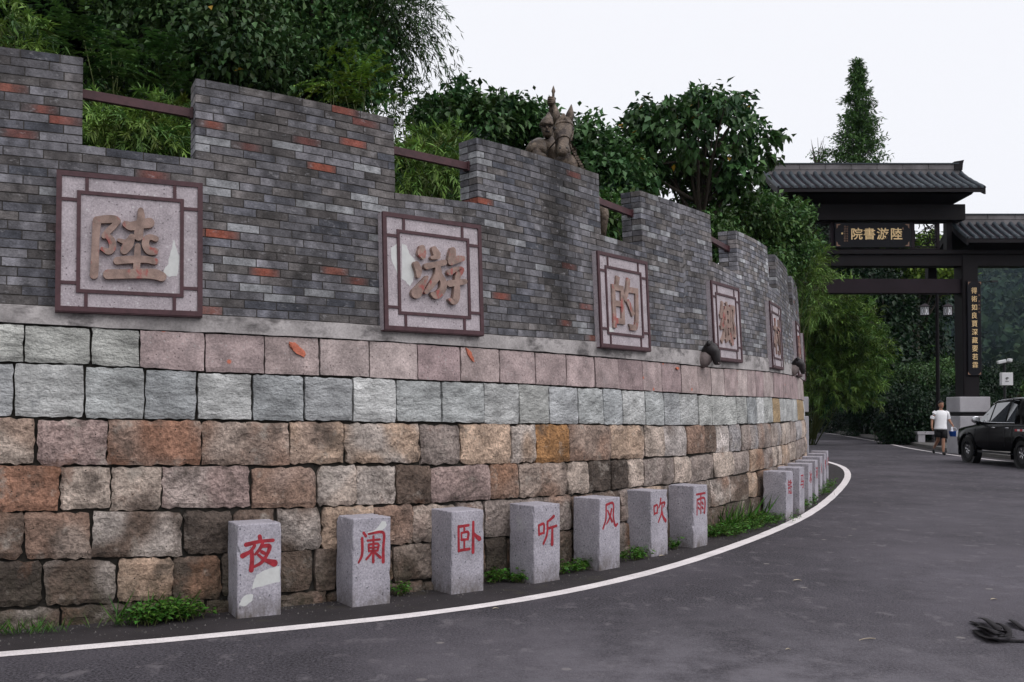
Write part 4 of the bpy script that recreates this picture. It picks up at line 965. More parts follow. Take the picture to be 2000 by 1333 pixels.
# --- middle trees
tree('broadleaf_tree', 'mid green tree with upright sprays left of the horse statue', [lobe(915, 262, 19, 95, 60, 1.2), lobe(900, 210, 19, 26, 38, .5), lobe(985, 225, 19, 45, 26, .5), lobe(850, 235, 19, 40, 30, .5), lobe(1020, 250, 19.5, 50, 40, .6)], base_of(930, 420, 19), 520, 16, .16, 'broad', 'broad', clump_r=.30, trunk_r=.09, fill=.5)
tree('broadleaf_tree', 'leafy tree spreading behind the bronze horse to its right', [lobe(1130, 290, 19, 70, 50, .9), lobe(1060, 225, 20, 25, 18, .3), lobe(1180, 350, 18.5, 80, 60, 1)], base_of(1130, 480, 19), 420, 16, .15, 'broad', 'broad', clump_r=.28, trunk_r=.08, yellow=.004, fill=.5)
tree('broadleaf_tree', 'big round tree with large drooping leaves, some yellow, at centre right', [lobe(1350, 275, 20, 130, 70, 1.8), lobe(1290, 218, 20, 52, 28, .8), lobe(1380, 208, 20, 62, 24, .8), lobe(1450, 212, 20, 24, 22, .5), lobe(1250, 260, 20, 40, 38, .8), lobe(1480, 280, 20, 28, 45, .6), lobe(1520, 264, 20, 10, 10, .2), lobe(1440, 345, 20, 50, 34, .8), lobe(1240, 350, 20, 60, 40, .7)],
     base_of(1352, 470, 20), 350, 15, .185, 'broad', 'broad', clump_r=.23, trunk_r=.12, yellow=.008, fill=.35, nbr=30, droop=.8)
tree('broadleaf_tree', 'light green bushy tree between the wall and the gateway roof', [lobe(1440, 420, 21, 75, 45, .9), lobe(1500, 450, 22, 70, 60, .9), lobe(1370, 385, 20.5, 40, 40, .5), lobe(1545, 445, 23, 16, 28, .4), lobe(1572, 425, 23, 10, 10, .3), lobe(1540, 480, 23, 40, 40, .6)], base_of(1480, 560, 22), 620, 18, .12, 'broad', 'mid', clump_r=.26, trunk_r=.08, fill=.45)
tree('bamboo_clump', 'light green bamboo hanging over the far end of the battlements', [lobe(1560, 530, 24.5, 40, 55, .6), lobe(1590, 510, 25, 22, 30, .4), lobe(1530, 490, 24, 50, 30, .5), lobe(1595, 580, 26, 18, 35, .4)], base_of(1540, 600, 24.5), 380, 22, .16, 'bamboo', 'bamboo', 'bamboo', .18, stems=14, trunk_r=.014, fill=.5, droop=.1)
# --- behind the gate
tree('bamboo_clump', 'large arching bamboo clump at the roadside beyond the gateway', [lobe(1640, 640, 42, 55, 60, 1.6), lobe(1600, 600, 41, 60, 50, 1.4), lobe(1680, 680, 42, 38, 45, 1.2), lobe(1620, 730, 42, 60, 60, 1.4), lobe(1690, 740, 42, 26, 40, .9)], (12.9, 43, 0), 1500, 20, .27, 'bamboo', 'bamboo', 'bamboo', .30, stems=30, trunk_r=.03, fill=.4, droop=-.1)
rt = [(1600, 560, 55), (1660, 520, 58), (1745, 560, 60), (1700, 640, 54), (1775, 640, 62), (1640, 480, 68), (1720, 740, 50)]
RTL = ['dark roadside tree right against the wall edge beyond the gateway', 'dark roadside tree behind the bamboo clump, under the lower beam', 'dark roadside tree left of the pair of lanterns', 'dark roadside tree with bushy middle beyond the bamboo',
       'dark slim tree just left of the lamp post', 'tall yellow green tree showing between the two gateway beams', 'low dark tree whose trunk stands by the road edge']
for n_, (px, py, Y) in enumerate(rt):
    c = at_depth(px, py, Y); q = 1 if n_ != 6 else .55
    bx = c.x + .4; side_x = np.interp(Y, RL[:, 1][:400], RL[:, 0][:400]) if False else None
    tree('roadside_tree', RTL[n_], [(c, (2.4 * q, 2.2, 3.0 * q)), (c + Vector((.5, .2, -2.4 * q)), (2.2 * q, 2, 2.0 * q)), (c + Vector((-.6, 0, 1.5 * q)), (1.8, 1.8, 2.2 * q))], (bx + (3 if n_ in (0, 1, 5) else 1.2), Y, -.02), 520, 20, .30, 'broad', 'bright' if n_ == 5 else 'dark', clump_r=.65, trunk_r=.26, group='dark trees beyond the gateway', fill=.35, nbr=6)
tree('roadside_tree', 'yellow green crown seen between beams left of the gateway pillar', [lobe(1850, 535, 58, 34, 34, 1.5), lobe(1790, 530, 58, 40, 22, 1.5), lobe(1730, 500, 58, 60, 22, 1.5), lobe(1812, 488, 58, 30, 26, 1.5)], (24, 58.5, 0), 420, 20, .28, 'broad', 'bright', clump_r=.55, trunk_r=.2, group='dark trees beyond the gateway', fill=.4, nbr=6)
# conical redwood
def conifer(px, ytop, Y, h, rb, label, n=700, pal='blue'):
    top = at_depth(px, ytop, Y); r0 = Vector((top.x, Y, top.z - h)); t = thing('conical_tree', label, 'tree', r0)
    mb = MB(); mb.tube([r0, r0.lerp(top, .5), top], [.28, .16, .02], 8); mb.build('trunk', M_bark, t, smooth=True)
    Ps = []; Ds = []; Cs = []; lb = MB()
    for k in range(n):
        a = random.random() ** .8; ang = random.random() * 6.283; z = r0.z + h * (.12 + .88 * (1 - a ** 1.0)) ; rad = rb * (a ** .85) * random.uniform(.55, 1.12) + .08
        d = Vector((math.cos(ang), math.sin(ang), .35 - .25 * a)); m_ = 26
        tt = rng.random(m_) ** .7
        if k % 4 == 0: q0 = Vector((r0.x, r0.y, z - .25 * rad)); lb.tube([q0, q0 + d * rad], [.03, .008], 4)
        pts = np.array([r0.x, r0.y, z - .25 * rad]) + np.array(list(d)) * (tt * rad)[:, None] + rng.normal(size=(m_, 3)) * .10
        Ps.append(pts); Ds.append(np.array(list(d)) * .5 + rng.normal(size=(m_, 3)) * .6 - np.array([0, 0, .2])); Cs.append(np.array(PALS[pal][0]) * random.uniform(.6, 1.5) * (1 + .3 * (rng.random((m_, 1)) - .5)))
    P = np.vstack(Ps); D = np.vstack(Ds); N_ = rng.normal(size=P.shape) * .4 + np.array([0, 0, 1])
    leaves('crown', P, D, N_, .30, .085, np.vstack(Cs), M_leaf, t); lb.build('limbs', M_bark, t, kind='stuff')
conifer(1674, 118, 60, 22.6, 4.9, 'tall narrow conical tree rising behind the gateway roof', 1250, 'mid')
t = thing('bare_sapling', 'thin wispy sapling top left of the conical tree', 'tree', (18.6, 60, 0)); mb = MB()
for k in range(26):
    b0 = at_depth(1595 + random.uniform(-4, 6), 330, 60) if k else at_depth(1600, 800, 60); e = at_depth(1598 + random.uniform(-16, 16), random.uniform(258, 320), 60)
    mb.tube([b0, b0.lerp(e, .5) + Vector((random.uniform(-.1, .1), 0, 0)), e], [.035, .022, .008], 4)
mb.build('twigs', M_bark, t, kind='stuff')
P, D, N_, ln, wd, col, cc = gen_crown([lobe(1600, 310, 60, 14, 22, .5)], 26, 14, .18, 'broad', 'mid', .3); leaves('leaves', P, D, N_, ln, wd, col, M_leaf, t)
# hedges right
HG = [(1640, 815, 66, 60, 50, 'dark'), (1700, 810, 58, 50, 50, 'dark'), (1590, 805, 72, 60, 50, 'dark'), (1790, 755, 47, 60, 45, 'deepbamboo'), (1845, 745, 50, 60, 42, 'mid'), (1765, 800, 44, 50, 50, 'dark'), (1840, 805, 46, 60, 48, 'dark'), (1925, 770, 46, 55, 55, 'dark'), (1985, 760, 48, 50, 52, 'dark'), (2050, 780, 46, 60, 60, 'mid'), (1890, 800, 43, 50, 45, 'dark')]
HLAB = ['dark low shrub far down the road beneath the bamboo clump', 'dark low shrub among the roadside trunks right of the bamboo', 'dark low shrub farthest down the road by the wall edge', 'bushy green shrub left of the lamp post', 'yellow green topped shrub right of the lamp post', 'low dark shrub behind the left end of the bench', 'low dark shrub right behind the walking man', 'dark shrub between pillar and camera post',
        'dark shrub behind the white camera box', 'green shrub at the right picture edge behind the hut', 'dark shrub behind the stone pillar base']
for n_, (px, py, Y, rx, ry, pl) in enumerate(HG):
    c = at_depth(px, py, Y)
    tree('hedge_shrub', HLAB[n_], [lobe(px, py, Y, rx, ry, 1.1), lobe(px, py + 30, Y - .4, rx, ry, 1.0)], (c.x, Y, -.03), 520, 22, .13, 'broad', pl, 'shrub', .32, stems=12, trunk_r=.02, group='shrubs behind the pavement', fill=.35)

# --- far wooded hill
HS = 2.2
def hill_h(x, y):
    a = math.exp(-((x - 190) / 120) ** 2 - ((y - 330) / 120) ** 2) * 50
    b = math.exp(-((x - 120) / 60) ** 2 - ((y - 190) / 50) ** 2) * 12
    return a + b + 5 * mnoise.noise(Vector((x * .02, y * .02, 0))) - 3
v = []; f = []; nx, ny = 50, 46
for j in range(ny):
    for i in range(nx):
        x = 10 + i * 10; y = 110 + j * 9; v.append((x * HS, y * HS, max(hill_h(x, y), -2) * HS))
for j in range(ny - 1):
    for i in range(nx - 1): f.append((j * nx + i, j * nx + i + 1, (j + 1) * nx + i + 1, (j + 1) * nx + i))
mobj('hill', v, f, M_ground, kind='structure', smooth=True)
Ps = []; Ds = []; Ns = []; Cs = []; Ls = []
cnt = 0
while cnt < 2600:
    y = random.uniform(115, 420); x = y * random.uniform(.36, .62)
    h = hill_h(x, y)
    if h < -1.5: continue
    cnt += 1; r_ = random.uniform(2.2, 4.6); m_ = 70
    u = unit(m_); u[:, 2] = np.abs(u[:, 2]); P = (np.array([x, y, h + r_ * .5]) + u * np.array([r_, r_, r_ * 1.05]) * (.85 + .25 * rng.random((m_, 1)))) * HS
    c = np.array(random.choice([(.018, .036, .020), (.026, .048, .024), (.012, .027, .017), (.036, .058, .028), (.020, .040, .026)])) * random.uniform(.6, 1.4)
    Ps.append(P); Ds.append(u * .4 + rng.normal(size=(m_, 3)) * .6); Ns.append(u + rng.normal(size=(m_, 3)) * .3); Cs.append(c * (1 + .6 * (rng.random((m_, 1)) - .5))); Ls.append(np.full(m_, r_ * .42 * HS))
Ls = np.concatenate(Ls)
leaves('forest', np.vstack(Ps), np.vstack(Ds), np.vstack(Ns), Ls, Ls * .8, np.vstack(Cs), M_farleaf, kind='stuff')['label'] = 'hazy wooded hillside beyond the gateway'

# --- weeds at the wall foot
def weeds(label, pts, n, size, spread, hgt, kind='broad', pal='weed', name='weed_clump'):
    c = sum(pts, Vector()) / len(pts); t = thing(name, label, 'weeds', (c.x, c.y, 0), 'weeds along the wall foot')
    Ps = []; Ds = []; mb = MB()
    for k in range(n):
        i = random.randrange(len(pts) - 1) if len(pts) > 1 else 0
        q = pts[i].lerp(pts[min(i + 1, len(pts) - 1)], random.random()) + Vector((random.gauss(0, spread), random.gauss(0, spread * .6), 0))
        if behind(q.x, q.y) > -.02: q = q + Vector((.05, -.07, 0))
        h = hgt * random.uniform(.3, 1.0); a = random.random() * 6.28; lean = Vector((math.cos(a), math.sin(a), 0)) * h * .5; e = q + lean + Vector((0, 0, h))
        if kind != 'grass' and k % 2 == 0: mb.tube([q, q.lerp(e, .5) + Vector((0, 0, h * .1)), e], [.0025, .002, .001], 3, cap=False)
        if kind == 'grass': Ps.append(list(q)); Ds.append([lean.x * 1.6, lean.y * 1.6, h * random.uniform(.8, 1.6)])
        else:
            for m_ in range(7):
                w_ = q.lerp(e, random.uniform(.35, 1)); Ps.append(list(w_)); a2 = random.random() * 6.28; Ds.append([math.cos(a2), math.sin(a2), random.uniform(-.4, .35)])
    P = np.array(Ps); D = np.array(Ds); nn = len(P)
    ln = (np.linalg.norm(D, axis=1) * 1.15) if kind == 'grass' else size * (.5 + .9 * rng.random(nn)); wd = ln * (.05 if kind == 'grass' else .55)
    if kind == 'grass': wd = np.maximum(wd, .004)
    N_ = rng.normal(size=P.shape) * .35 + np.array([0, 0, 1]); col = np.array(PALS[pal][0]) * (.5 + rng.random((nn, 1)) * .9)
    col[:, 0] *= .7 + .6 * rng.random(nn)
    leaves('leaves', P, D, N_, ln, wd, col, M_leaf, t)
    if mb.v: mb.build('stems', M_stem, t, kind='stuff')
def wpt(px, py, z=0): return on_ground(px, py, z)
weeds('lush weeds at the wall foot left of the first bollard', [wpt(270, 1222), wpt(330, 1212), wpt(375, 1208)], 190, .040, .06, .17)
weeds('grass blades at the wall foot left of the first bollard', [wpt(180, 1228), wpt(300, 1216), wpt(345, 1200)], 70, .04, .05, .15, 'grass')
weeds('thin grass tufts at the bottom left corner of the wall', [wpt(-20, 1243), wpt(60, 1238), wpt(120, 1234)], 110, .03, .05, .09, 'grass')
weeds('small weed growing right of the second bollard', [wpt(775, 1165), wpt(795, 1160)], 22, .034, .03, .12)
weeds('leafy weeds between the third and fourth bollards', [wpt(950, 1140), wpt(985, 1135), wpt(1020, 1138)], 60, .038, .04, .12)
weeds('leafy weeds between the fourth and fifth bollards', [wpt(1097, 1122), wpt(1130, 1115), wpt(1160, 1108)], 70, .038, .04, .13)
weeds('weeds between the fifth and sixth bollards', [wpt(1217, 1098), wpt(1245, 1092), wpt(1262, 1090)], 60, .036, .04, .13)
weeds('small weeds between the sixth and seventh bollards', [wpt(1308, 1075), wpt(1325, 1071)], 24, .036, .03, .12)
weeds('thick green grass and weeds filling the gap past the seventh bollard', [wpt(1388, 1050), wpt(1430, 1038), wpt(1480, 1025), wpt(1520, 1012)], 900, .034, .13, .15)
weeds('tall grass blades against the wall past the seventh bollard', [wpt(1388, 1040), wpt(1430, 1028), wpt(1480, 1012)], 300, .04, .12, .24, 'grass')
weeds('weeds at the foot of the nearest far bollards', [wpt(1555, 1001), wpt(1572, 992), wpt(1590, 980)], 70, .045, .07, .2)
weeds('weeds sprouting among the farther bollards', [wpt(1600, 970), wpt(1612, 960), wpt(1622, 946)], 60, .045, .08, .2)

# ================================================================== HORSE AND RIDER STATUE
ST = at_depth(1098, 330, 14.0); stx, sty = ST.x, 14.0
root = thing('equestrian_statue', 'weathered bronze horseman raising his arm behind the battlements', 'statue', (stx, sty + .9, groundz(stx, sty + .9) - .05))
def q_(px, py, Y): return at_depth(px, py, Y)
gz = groundz(stx, sty + .9)
mb = MB(); mb.box((stx + .1, sty + 1.2, gz + .2), (1.2, 2.4, .9)); mb.build('pedestal', M_basestone, root)
hz = gz + .65
# horse: local coords, forward = -Y
hv = []
def add_hv(p, r, r2=None): hv.append((p[0], p[1], p[2], r, r2 or r)); return len(hv) - 1
he = []
hb = add_hv((stx - .05, sty + 1.1, hz + 1.05), .30, .33)
rump = add_hv((stx - .1, sty + 1.7, hz + 1.05), .30, .32); chest = add_hv((stx + .03, sty + .45, hz + 1.15), .27, .30)
nk1 = add_hv((stx + .05, sty + .2, hz + 1.45), .17, .22)
nk2 = add_hv(q_(1096, 268, 14.05), .105, .15)
he += [(hb, rump), (hb, chest), (chest, nk1), (nk1, nk2)]
for sx in (-.16, .16):
    k1 = add_hv((stx - .1 + sx, sty + 1.75, hz + .62), .11); k2 = add_hv((stx - .1 + sx, sty + 1.95, hz + .38), .06); k3 = add_hv((stx - .1 + sx, sty + 1.85, hz + .05), .05); he += [(rump, k1), (k1, k2), (k2, k3)]
f1 = add_hv((stx - .13, sty + .4, hz + .6), .08); f2 = add_hv((stx - .13, sty + .4, hz + .32), .055); f3 = add_hv((stx - .13, sty + .38, hz + .03), .06); he += [(chest, f1), (f1, f2), (f2, f3)]
g1 = add_hv(q_(1163, 388, 14.0), .09); g2 = add_hv(q_(1181, 415, 13.9), .075); g3 = add_hv(q_(1178, 452, 13.95), .05); g4 = add_hv(q_(1176, 470, 14.1), .055); he += [(chest, g1), (g1, g2), (g2, g3), (g3, g4)]
tl1 = add_hv((stx - .1, sty + 2.0, hz + .9), .06); tl2 = add_hv((stx - .1, sty + 2.15, hz + .5), .07); he += [(rump, tl1), (tl1, tl2)]
skin('horse_body', hv, he, M_bronze, root, 2)
# head built as lofted rings, facing the viewer and down
def loft(name, rings, m_, parent, n=14, smooth=True):
    """rings: (center, X axis radius, Y vec radius vectors)"""
    v_ = []; f_ = []
    for (c, a, b) in rings:
        for k in range(n): w_ = 2 * math.pi * k / n; cs, sn = math.cos(w_), math.sin(w_); v_.append(c + a * (abs(cs) ** .8 * (1 if cs > 0 else -1)) + b * (abs(sn) ** .8 * (1 if sn > 0 else -1)))
    for i in range(len(rings) - 1):
        for k in range(n): f_.append((i * n + k, i * n + (k + 1) % n, (i + 1) * n + (k + 1) % n, (i + 1) * n + k))
    f_.append(tuple(range(n - 1, -1, -1))); f_.append(tuple((len(rings) - 1) * n + k for k in range(n)))
    return mobj(name, v_, f_, m_, parent, smooth=smooth)
hp = q_(1100, 240, 13.85); hm = q_(1099, 300, 13.45); ax = (hm - hp); up = ax.normalized(); sxv = Vector((.97, .2, .05)).normalized(); fr = sxv.cross(up).normalized()
if fr.y > 0: fr = -fr
L_ = ax.length; rg = []
for (t, wx, wy) in [(-.1, .05, .05), (0, .115, .11), (.18, .145, .13), (.36, .135, .125), (.55, .10, .10), (.75, .08, .08), (.9, .082, .078), (1.0, .07, .065), (1.05, .035, .03)]:
    rg.append((hp + ax * t, sxv * wx, fr * wy))
head = loft('horse_head', rg, M_bronze, root)
for s_ in (-1, 1):
    b0 = hp + ax * .02 + sxv * s_ * .085; mb = MB()
    e = b0 + Vector((s_ * .035, 0, .27)); mb.tube([b0 - Vector((0, 0, .04)), b0.lerp(e, .45), e], [.05, .062, .006], 7); mb.build('ear', M_bronze, root, smooth=True)
    mb = MB(); ec = hp + ax * .30 + sxv * s_ * .125 + fr * .05
    mb.tube([ec - up * .035, ec, ec + up * .035], [.012, .032, .012], 7); mb.build('eye', M_blackhorse, root, smooth=True)
    mb = MB(); ec = hp + ax * .93 + sxv * s_ * .045 + fr * .055
    mb.tube([ec - up * .022, ec, ec + up * .022], [.006, .020, .008], 6); mb.build('nostril', M_blackhorse, root, smooth=True)
mb = MB()   # bridle
for t, wx, wy in ((.22, .152, .138), (.62, .104, .103)):
    c = hp + ax * t; ring = [c + sxv * wx * math.cos(a) + fr * wy * math.sin(a) for a in np.linspace(0, 2 * math.pi, 17)]; mb.tube(ring, .011, 5)
for s_ in (-1, 1): mb.tube([hp + ax * .22 + sxv * s_ * .15, hp + ax * .45 + sxv * s_ * .135, hp + ax * .62 + sxv * s_ * .105, hp + ax * .5 + sxv * s_ * .2 + Vector((0, .25, -.1)), hp + sxv * s_ * .22 + Vector((0, .5, -.35))], .012, 5)
mb.build('bridle', M_bronze, root, smooth=True)
mb = MB()
for k in range(16):
    a = k / 15; p = (hp + Vector((.0, .06, .1))).lerp(Vector((stx + .02, sty + .55, hz + 1.55)), a); e = p + Vector((.10 + .05 * random.random(), -.02, -.12 - .08 * random.random()))
    mb.tube([p, p.lerp(e, .5) + Vector((.03, 0, .03)), e], [.035, .03, .006], 5)
for k in range(5): p = hp + Vector((random.uniform(-.03, .03), -.09, .09)); e = p + Vector((random.uniform(-.06, .06), -.08, -.12)); mb.tube([p, p.lerp(e, .5), e], [.022, .018, .004], 5)
mb.build('mane', M_bronze, root, smooth=True)
# neck armour ridges right of the chest
mb = MB()
for k in range(9): p = q_(1118 + k * 2.6, 293 + k * 5, 13.95); mb.box(p, (.05, .10, .028))
mb.build('neck_armour', M_bronze, root)
skin('neck_front', [(*q_(1098, 300, 13.9), .12, .1), (*q_(1106, 318, 13.95), .19, .16), (*q_(1108, 345, 14.1), .24, .22)], chain(0, 1, 2), M_bronze, root, 2)
# rider
rv = []; re_ = []
def rvp(p, r, r2=None): rv.append((p[0], p[1], p[2], r, r2 or r)); return len(rv) - 1
pel = rvp((stx - .1, sty + .95, hz + 1.35), .20, .18); ch_ = rvp(q_(1072, 300, 14.55), .20, .17); sh = rvp(q_(1070, 283, 14.5), .15, .13); nk = rvp(q_(1069, 270, 14.45), .065)
re_ += [(pel, ch_), (ch_, sh), (sh, nk)]
ls = rvp(q_(1052, 282, 14.4), .095); le = rvp(q_(1047, 305, 14.2), .08); lh = rvp(q_(1066, 308, 13.95), .05); re_ += [(sh, ls), (ls, le), (le, lh)]
rs = rvp(q_(1084, 270, 14.6), .09); re2 = rvp(q_(1079, 235, 14.7), .065); rh = rvp(q_(1077, 205, 14.65), .042); re_ += [(sh, rs), (rs, re2), (re2, rh)]
for s_ in (-.28, .26): k1 = rvp((stx - .1 + s_, sty + .7, hz + 1.1), .10); k2 = rvp((stx - .1 + s_ * 1.1, sty + .6, hz + .65), .07); re_ += [(pel, k1), (k1, k2)]
skin('rider_body', rv, re_, M_bronze, root, 2)
hc = q_(1069, 252, 14.35)
loft('rider_head', [(hc + Vector((0, 0, -.13)), Vector((.04, 0, 0)), Vector((0, .05, 0))), (hc + Vector((0, -.01, -.10)), Vector((.065, 0, 0)), Vector((0, .075, 0))), (hc + Vector((0, 0, -.03)), Vector((.085, 0, 0)), Vector((0, .10, 0))), (hc + Vector((0, 0, .04)), Vector((.09, 0, 0)), Vector((0, .105, 0))), (hc + Vector((0, 0, .10)), Vector((.06, 0, 0)), Vector((0, .07, 0)))], M_bronze, root)
mb = MB(); mb.tube([hc + Vector((-.01, -.10, .015)), hc + Vector((-.012, -.135, -.03)), hc + Vector((-.01, -.10, -.04))], [.012, .018, .012], 6); mb.build('nose', M_bronze, root, smooth=True)
mb = MB()
for s_ in (-1, 1): mb.tube([hc + Vector((s_ * .02, -.105, .005)), hc + Vector((s_ * .055, -.09, .008))], [.013, .010], 5)
mb.tube([hc + Vector((-.035, -.095, -.07)), hc + Vector((0, -.108, -.066)), hc + Vector((.035, -.095, -.07))], [.008, .012, .008], 5)
mb.build('brow_and_moustache', M_blackhorse, root, smooth=True)
loft('helmet', [(hc + Vector((0, 0, .03)), Vector((.115, 0, 0)), Vector((0, .135, 0))), (hc + Vector((0, 0, .07)), Vector((.12, 0, 0)), Vector((0, .13, 0))), (hc + Vector((.01, .01, .13)), Vector((.095, 0, 0)), Vector((0, .11, 0))), (hc + Vector((.015, .01, .18)), Vector((.05, 0, 0)), Vector((0, .06, 0))), (hc + Vector((.02, .01, .25)), Vector((.012, 0, 0)), Vector((0, .012, 0)))], M_bronze, root)
loft('shoulder_guard', [(q_(1053, 272, 14.45), Vector((.05, 0, 0)), Vector((0, .08, 0))), (q_(1050, 280, 14.4), Vector((.13, 0, 0)), Vector((0, .15, 0))), (q_(1047, 292, 14.35), Vector((.16, 0, 0)), Vector((0, .16, 0))), (q_(1046, 304, 14.35), Vector((.15, 0, 0)), Vector((0, .15, 0)))], M_bronze, root)
fist = q_(1077, 197, 14.62)
loft('fist', [(fist + Vector((0, 0, -.08)), Vector((.045, 0, 0)), Vector((0, .045, 0))), (fist + Vector((0, 0, -.03)), Vector((.065, 0, 0)), Vector((0, .06, 0))), (fist + Vector((0, 0, .03)), Vector((.06, 0, 0)), Vector((0, .055, 0))), (fist + Vector((0, 0, .055)), Vector((.035, 0, 0)), Vector((0, .03, 0)))], M_bronze, root)
mb = MB()
for k in range(4): c = fist + Vector((-.02, -.058, .035 - k * .028)); mb.tube([c - Vector((.03, -.02, 0)), c, c + Vector((.04, .01, 0))], [.013, .015, .012], 5)
mb.build('fingers', M_bronze, root, smooth=True)
mb = MB(); b0 = q_(1080, 222, 14.6); e = q_(1081, 168, 14.6); mb.tube([b0, b0.lerp(e, .3), b0.lerp(e, .72), b0.lerp(e, .8), e], [.016, .018, .02, .032, .004], 7); mb.build('raised_blade', M_bronze, root, smooth=True)

# ================================================================== GATEWAY
GY = 34.0
gate = thing('timber_gateway', 'dark timber gateway with tiled roofs and gold lettered boards across the road', 'gateway', (12.9, GY, 0))
def gb(name, xa, ya, xb, yb, Y, dep, m_=None, parent=gate, yref=None):
    """box from front-face pixels (xa,ya)-(xb,yb) at depth Y going dep back"""
    a = at_depth(xa, ya, Y); b = at_depth(xb, yb, Y)
    q = MB(); q.box(((a.x + b.x) / 2, Y + dep / 2, (a.z + b.z) / 2), (abs(b.x - a.x), dep, abs(a.z - b.z)))
    v_, f_ = bevel_box_mesh(abs(b.x - a.x), dep, abs(a.z - b.z), .012, 1); c = Vector(((a.x + b.x) / 2, Y + dep / 2, (a.z + b.z) / 2))
    return mobj(name, [p + c for p in v_], f_, m_ or M_wood, parent)
LP_, RP_ = 9.65, 15.9      # pillar centres
for x in (LP_, RP_):
    zt = at_depth(1885, 497, GY).z
    v_, f_ = bevel_box_mesh(.56, .66, zt - 1.95, .03, 2); c = Vector((x, GY + .33, (zt + 1.95) / 2)); mobj('pillar', [p + c for p in v_], f_, M_wood, gate)
    v_, f_ = bevel_box_mesh(1.06, 1.06, .53, .02, 1); c = Vector((x + .02, GY + .33, 1.70)); mobj('base_stone', [p + c for p in v_], f_, M_basestone, gate)
    v_, f_ = bevel_box_mesh(.9, .9, .14, .01, 1); c = Vector((x + .02, GY + .33, 1.37)); mobj('base_neck', [p + c for p in v_], f_, M_wood, gate)
    v_, f_ = bevel_box_mesh(1.06, 1.06, 1.36, .02, 1); c = Vector((x + .02, GY + .33, .62)); mobj('base_stone', [p + c for p in v_], f_, M_basestone, gate)
for x in (LP_ - 3.9, RP_ + 3.9):
    v_, f_ = bevel_box_mesh(.45, .5, 6.9, .03, 2); c = Vector((x, GY + .33, 3.3)); mobj('side_pillar', [p + c for p in v_], f_, M_wood, gate)
gb('lower_beam', 1548, 545, 1884, 573, GY + .12, .42, M_woodred)
gb('middle_beam', 1500, 497, 2080, 520, GY + .04, .55)
gb('middle_beam_lip', 1400, 488, 2085, 496.5, GY - .06, .75)
gb('frieze_rail', 1548, 485, 1836, 488.0, GY + .2, .2, M_woodred)
gb('frieze_rail', 1548, 430.5, 1836, 434, GY + .2, .2, M_woodred)
for xa, xb in ((1578, 1590), (1622, 1630), (1780, 1787), (1829, 1836)): gb('frieze_stile', xa, 434.2, xb, 484.8, GY + .2, .2, M_woodred)
gb('upper_post', 1849, 430, 1860, 490, GY + .25, .3); gb('upper_post', 1560, 430, 1571, 490, GY + .25, .3)
gb('upper_beam', 1518, 399, 1886, 430, GY - .05, .7)
gb('gallery_rear_post', 1813, 520.5, 1830, 545, GY + 1.0, .3)
# signboard
sb = gb('signboard', 1630.5, 435, 1779.5, 484, GY + .10, .09, M_board)
fx = Vector((1, 0, 0)); fz = Vector((0, 0, 1)); fn = Vector((0, -1, 0))
for i, ch in enumerate('院書游陸'):
    p = at_depth([1673.5, 1698, 1724, 1751][i], 457, GY + .095); place_glyph(ch, p, fx, fz, fn, .5, .012, M_gold, sb, .006, 'gold_character', .41)
for i in range(7):
    p = at_depth(1650, 443 + i * 4.6, GY + .095); place_glyph('癸卯年秋日敬書'[i], p, fx, fz, fn, .07, .004, M_golddim, sb, 0, 'small_character', .07)
for i in range(7):
    p = at_depth(1654.8, 443 + i * 4.6, GY + .095); place_glyph('山陰陸放翁故里'[i], p, fx, fz, fn, .07, .004, M_golddim, sb, 0, 'small_character', .06)
q = MB(); q.box(at_depth(1644.8, 456.5, GY + .09), (.055, .02, .06)); q.build('seal', M_gold, sb)
q = MB(); q.box(at_depth(1763.5, 447, GY + .09), (.035, .02, .07)); q.build('seal', M_golddim, sb)
for cx, cy, sx, sy in ((1634, 438, 1, 1), (1776, 438, -1, 1), (1634, 481, 1, -1), (1776, 481, -1, -1)):
    p = at_depth(cx, cy, GY + .094); V = [p, p + Vector((sx * .15, 0, 0)), p + Vector((sx * .11, 0, -sy * .035)), p + Vector((sx * .05, 0, -sy * .05)), p + Vector((sx * .035, 0, -sy * .12)), p + Vector((0, 0, -sy * .16))]
    V2 = V + [a + Vector((0, .012, 0)) for a in V]; mobj('corner_ornament', V2, [(0, 1, 2, 3), (0, 3, 4, 5)] + [(i, (i + 1) % 6, 6 + (i + 1) % 6, 6 + i) for i in range(6)], M_golddim, sb)
# carved lattices
for (xa, xb) in ((1590, 1622), (1787, 1829)):
    a = at_depth(xa, 436, GY + .26); b = at_depth(xb, 483, GY + .26); mb = MB()
    for k in range(34):
        p = Vector((random.uniform(a.x, b.x), GY + .27, random.uniform(b.z, a.z))); ang = random.random() * 6.28; pts = [p]
        for _ in range(4):
            ang += random.uniform(-.9, .9); p = p + Vector((math.cos(ang), 0, math.sin(ang))) * .085
            p = Vector((min(max(p.x, a.x), b.x), p.y, min(max(p.z, b.z), a.z))); pts.append(p)
        mb.tube(pts, .017, 5)
    mb.box(((a.x + b.x) / 2, GY + .27, a.z - .01), (b.x - a.x, .06, .05)); mb.box(((a.x + b.x) / 2, GY + .27, b.z + .01), (b.x - a.x, .06, .05))
    mb.build('carved_lattice', M_wood, gate)
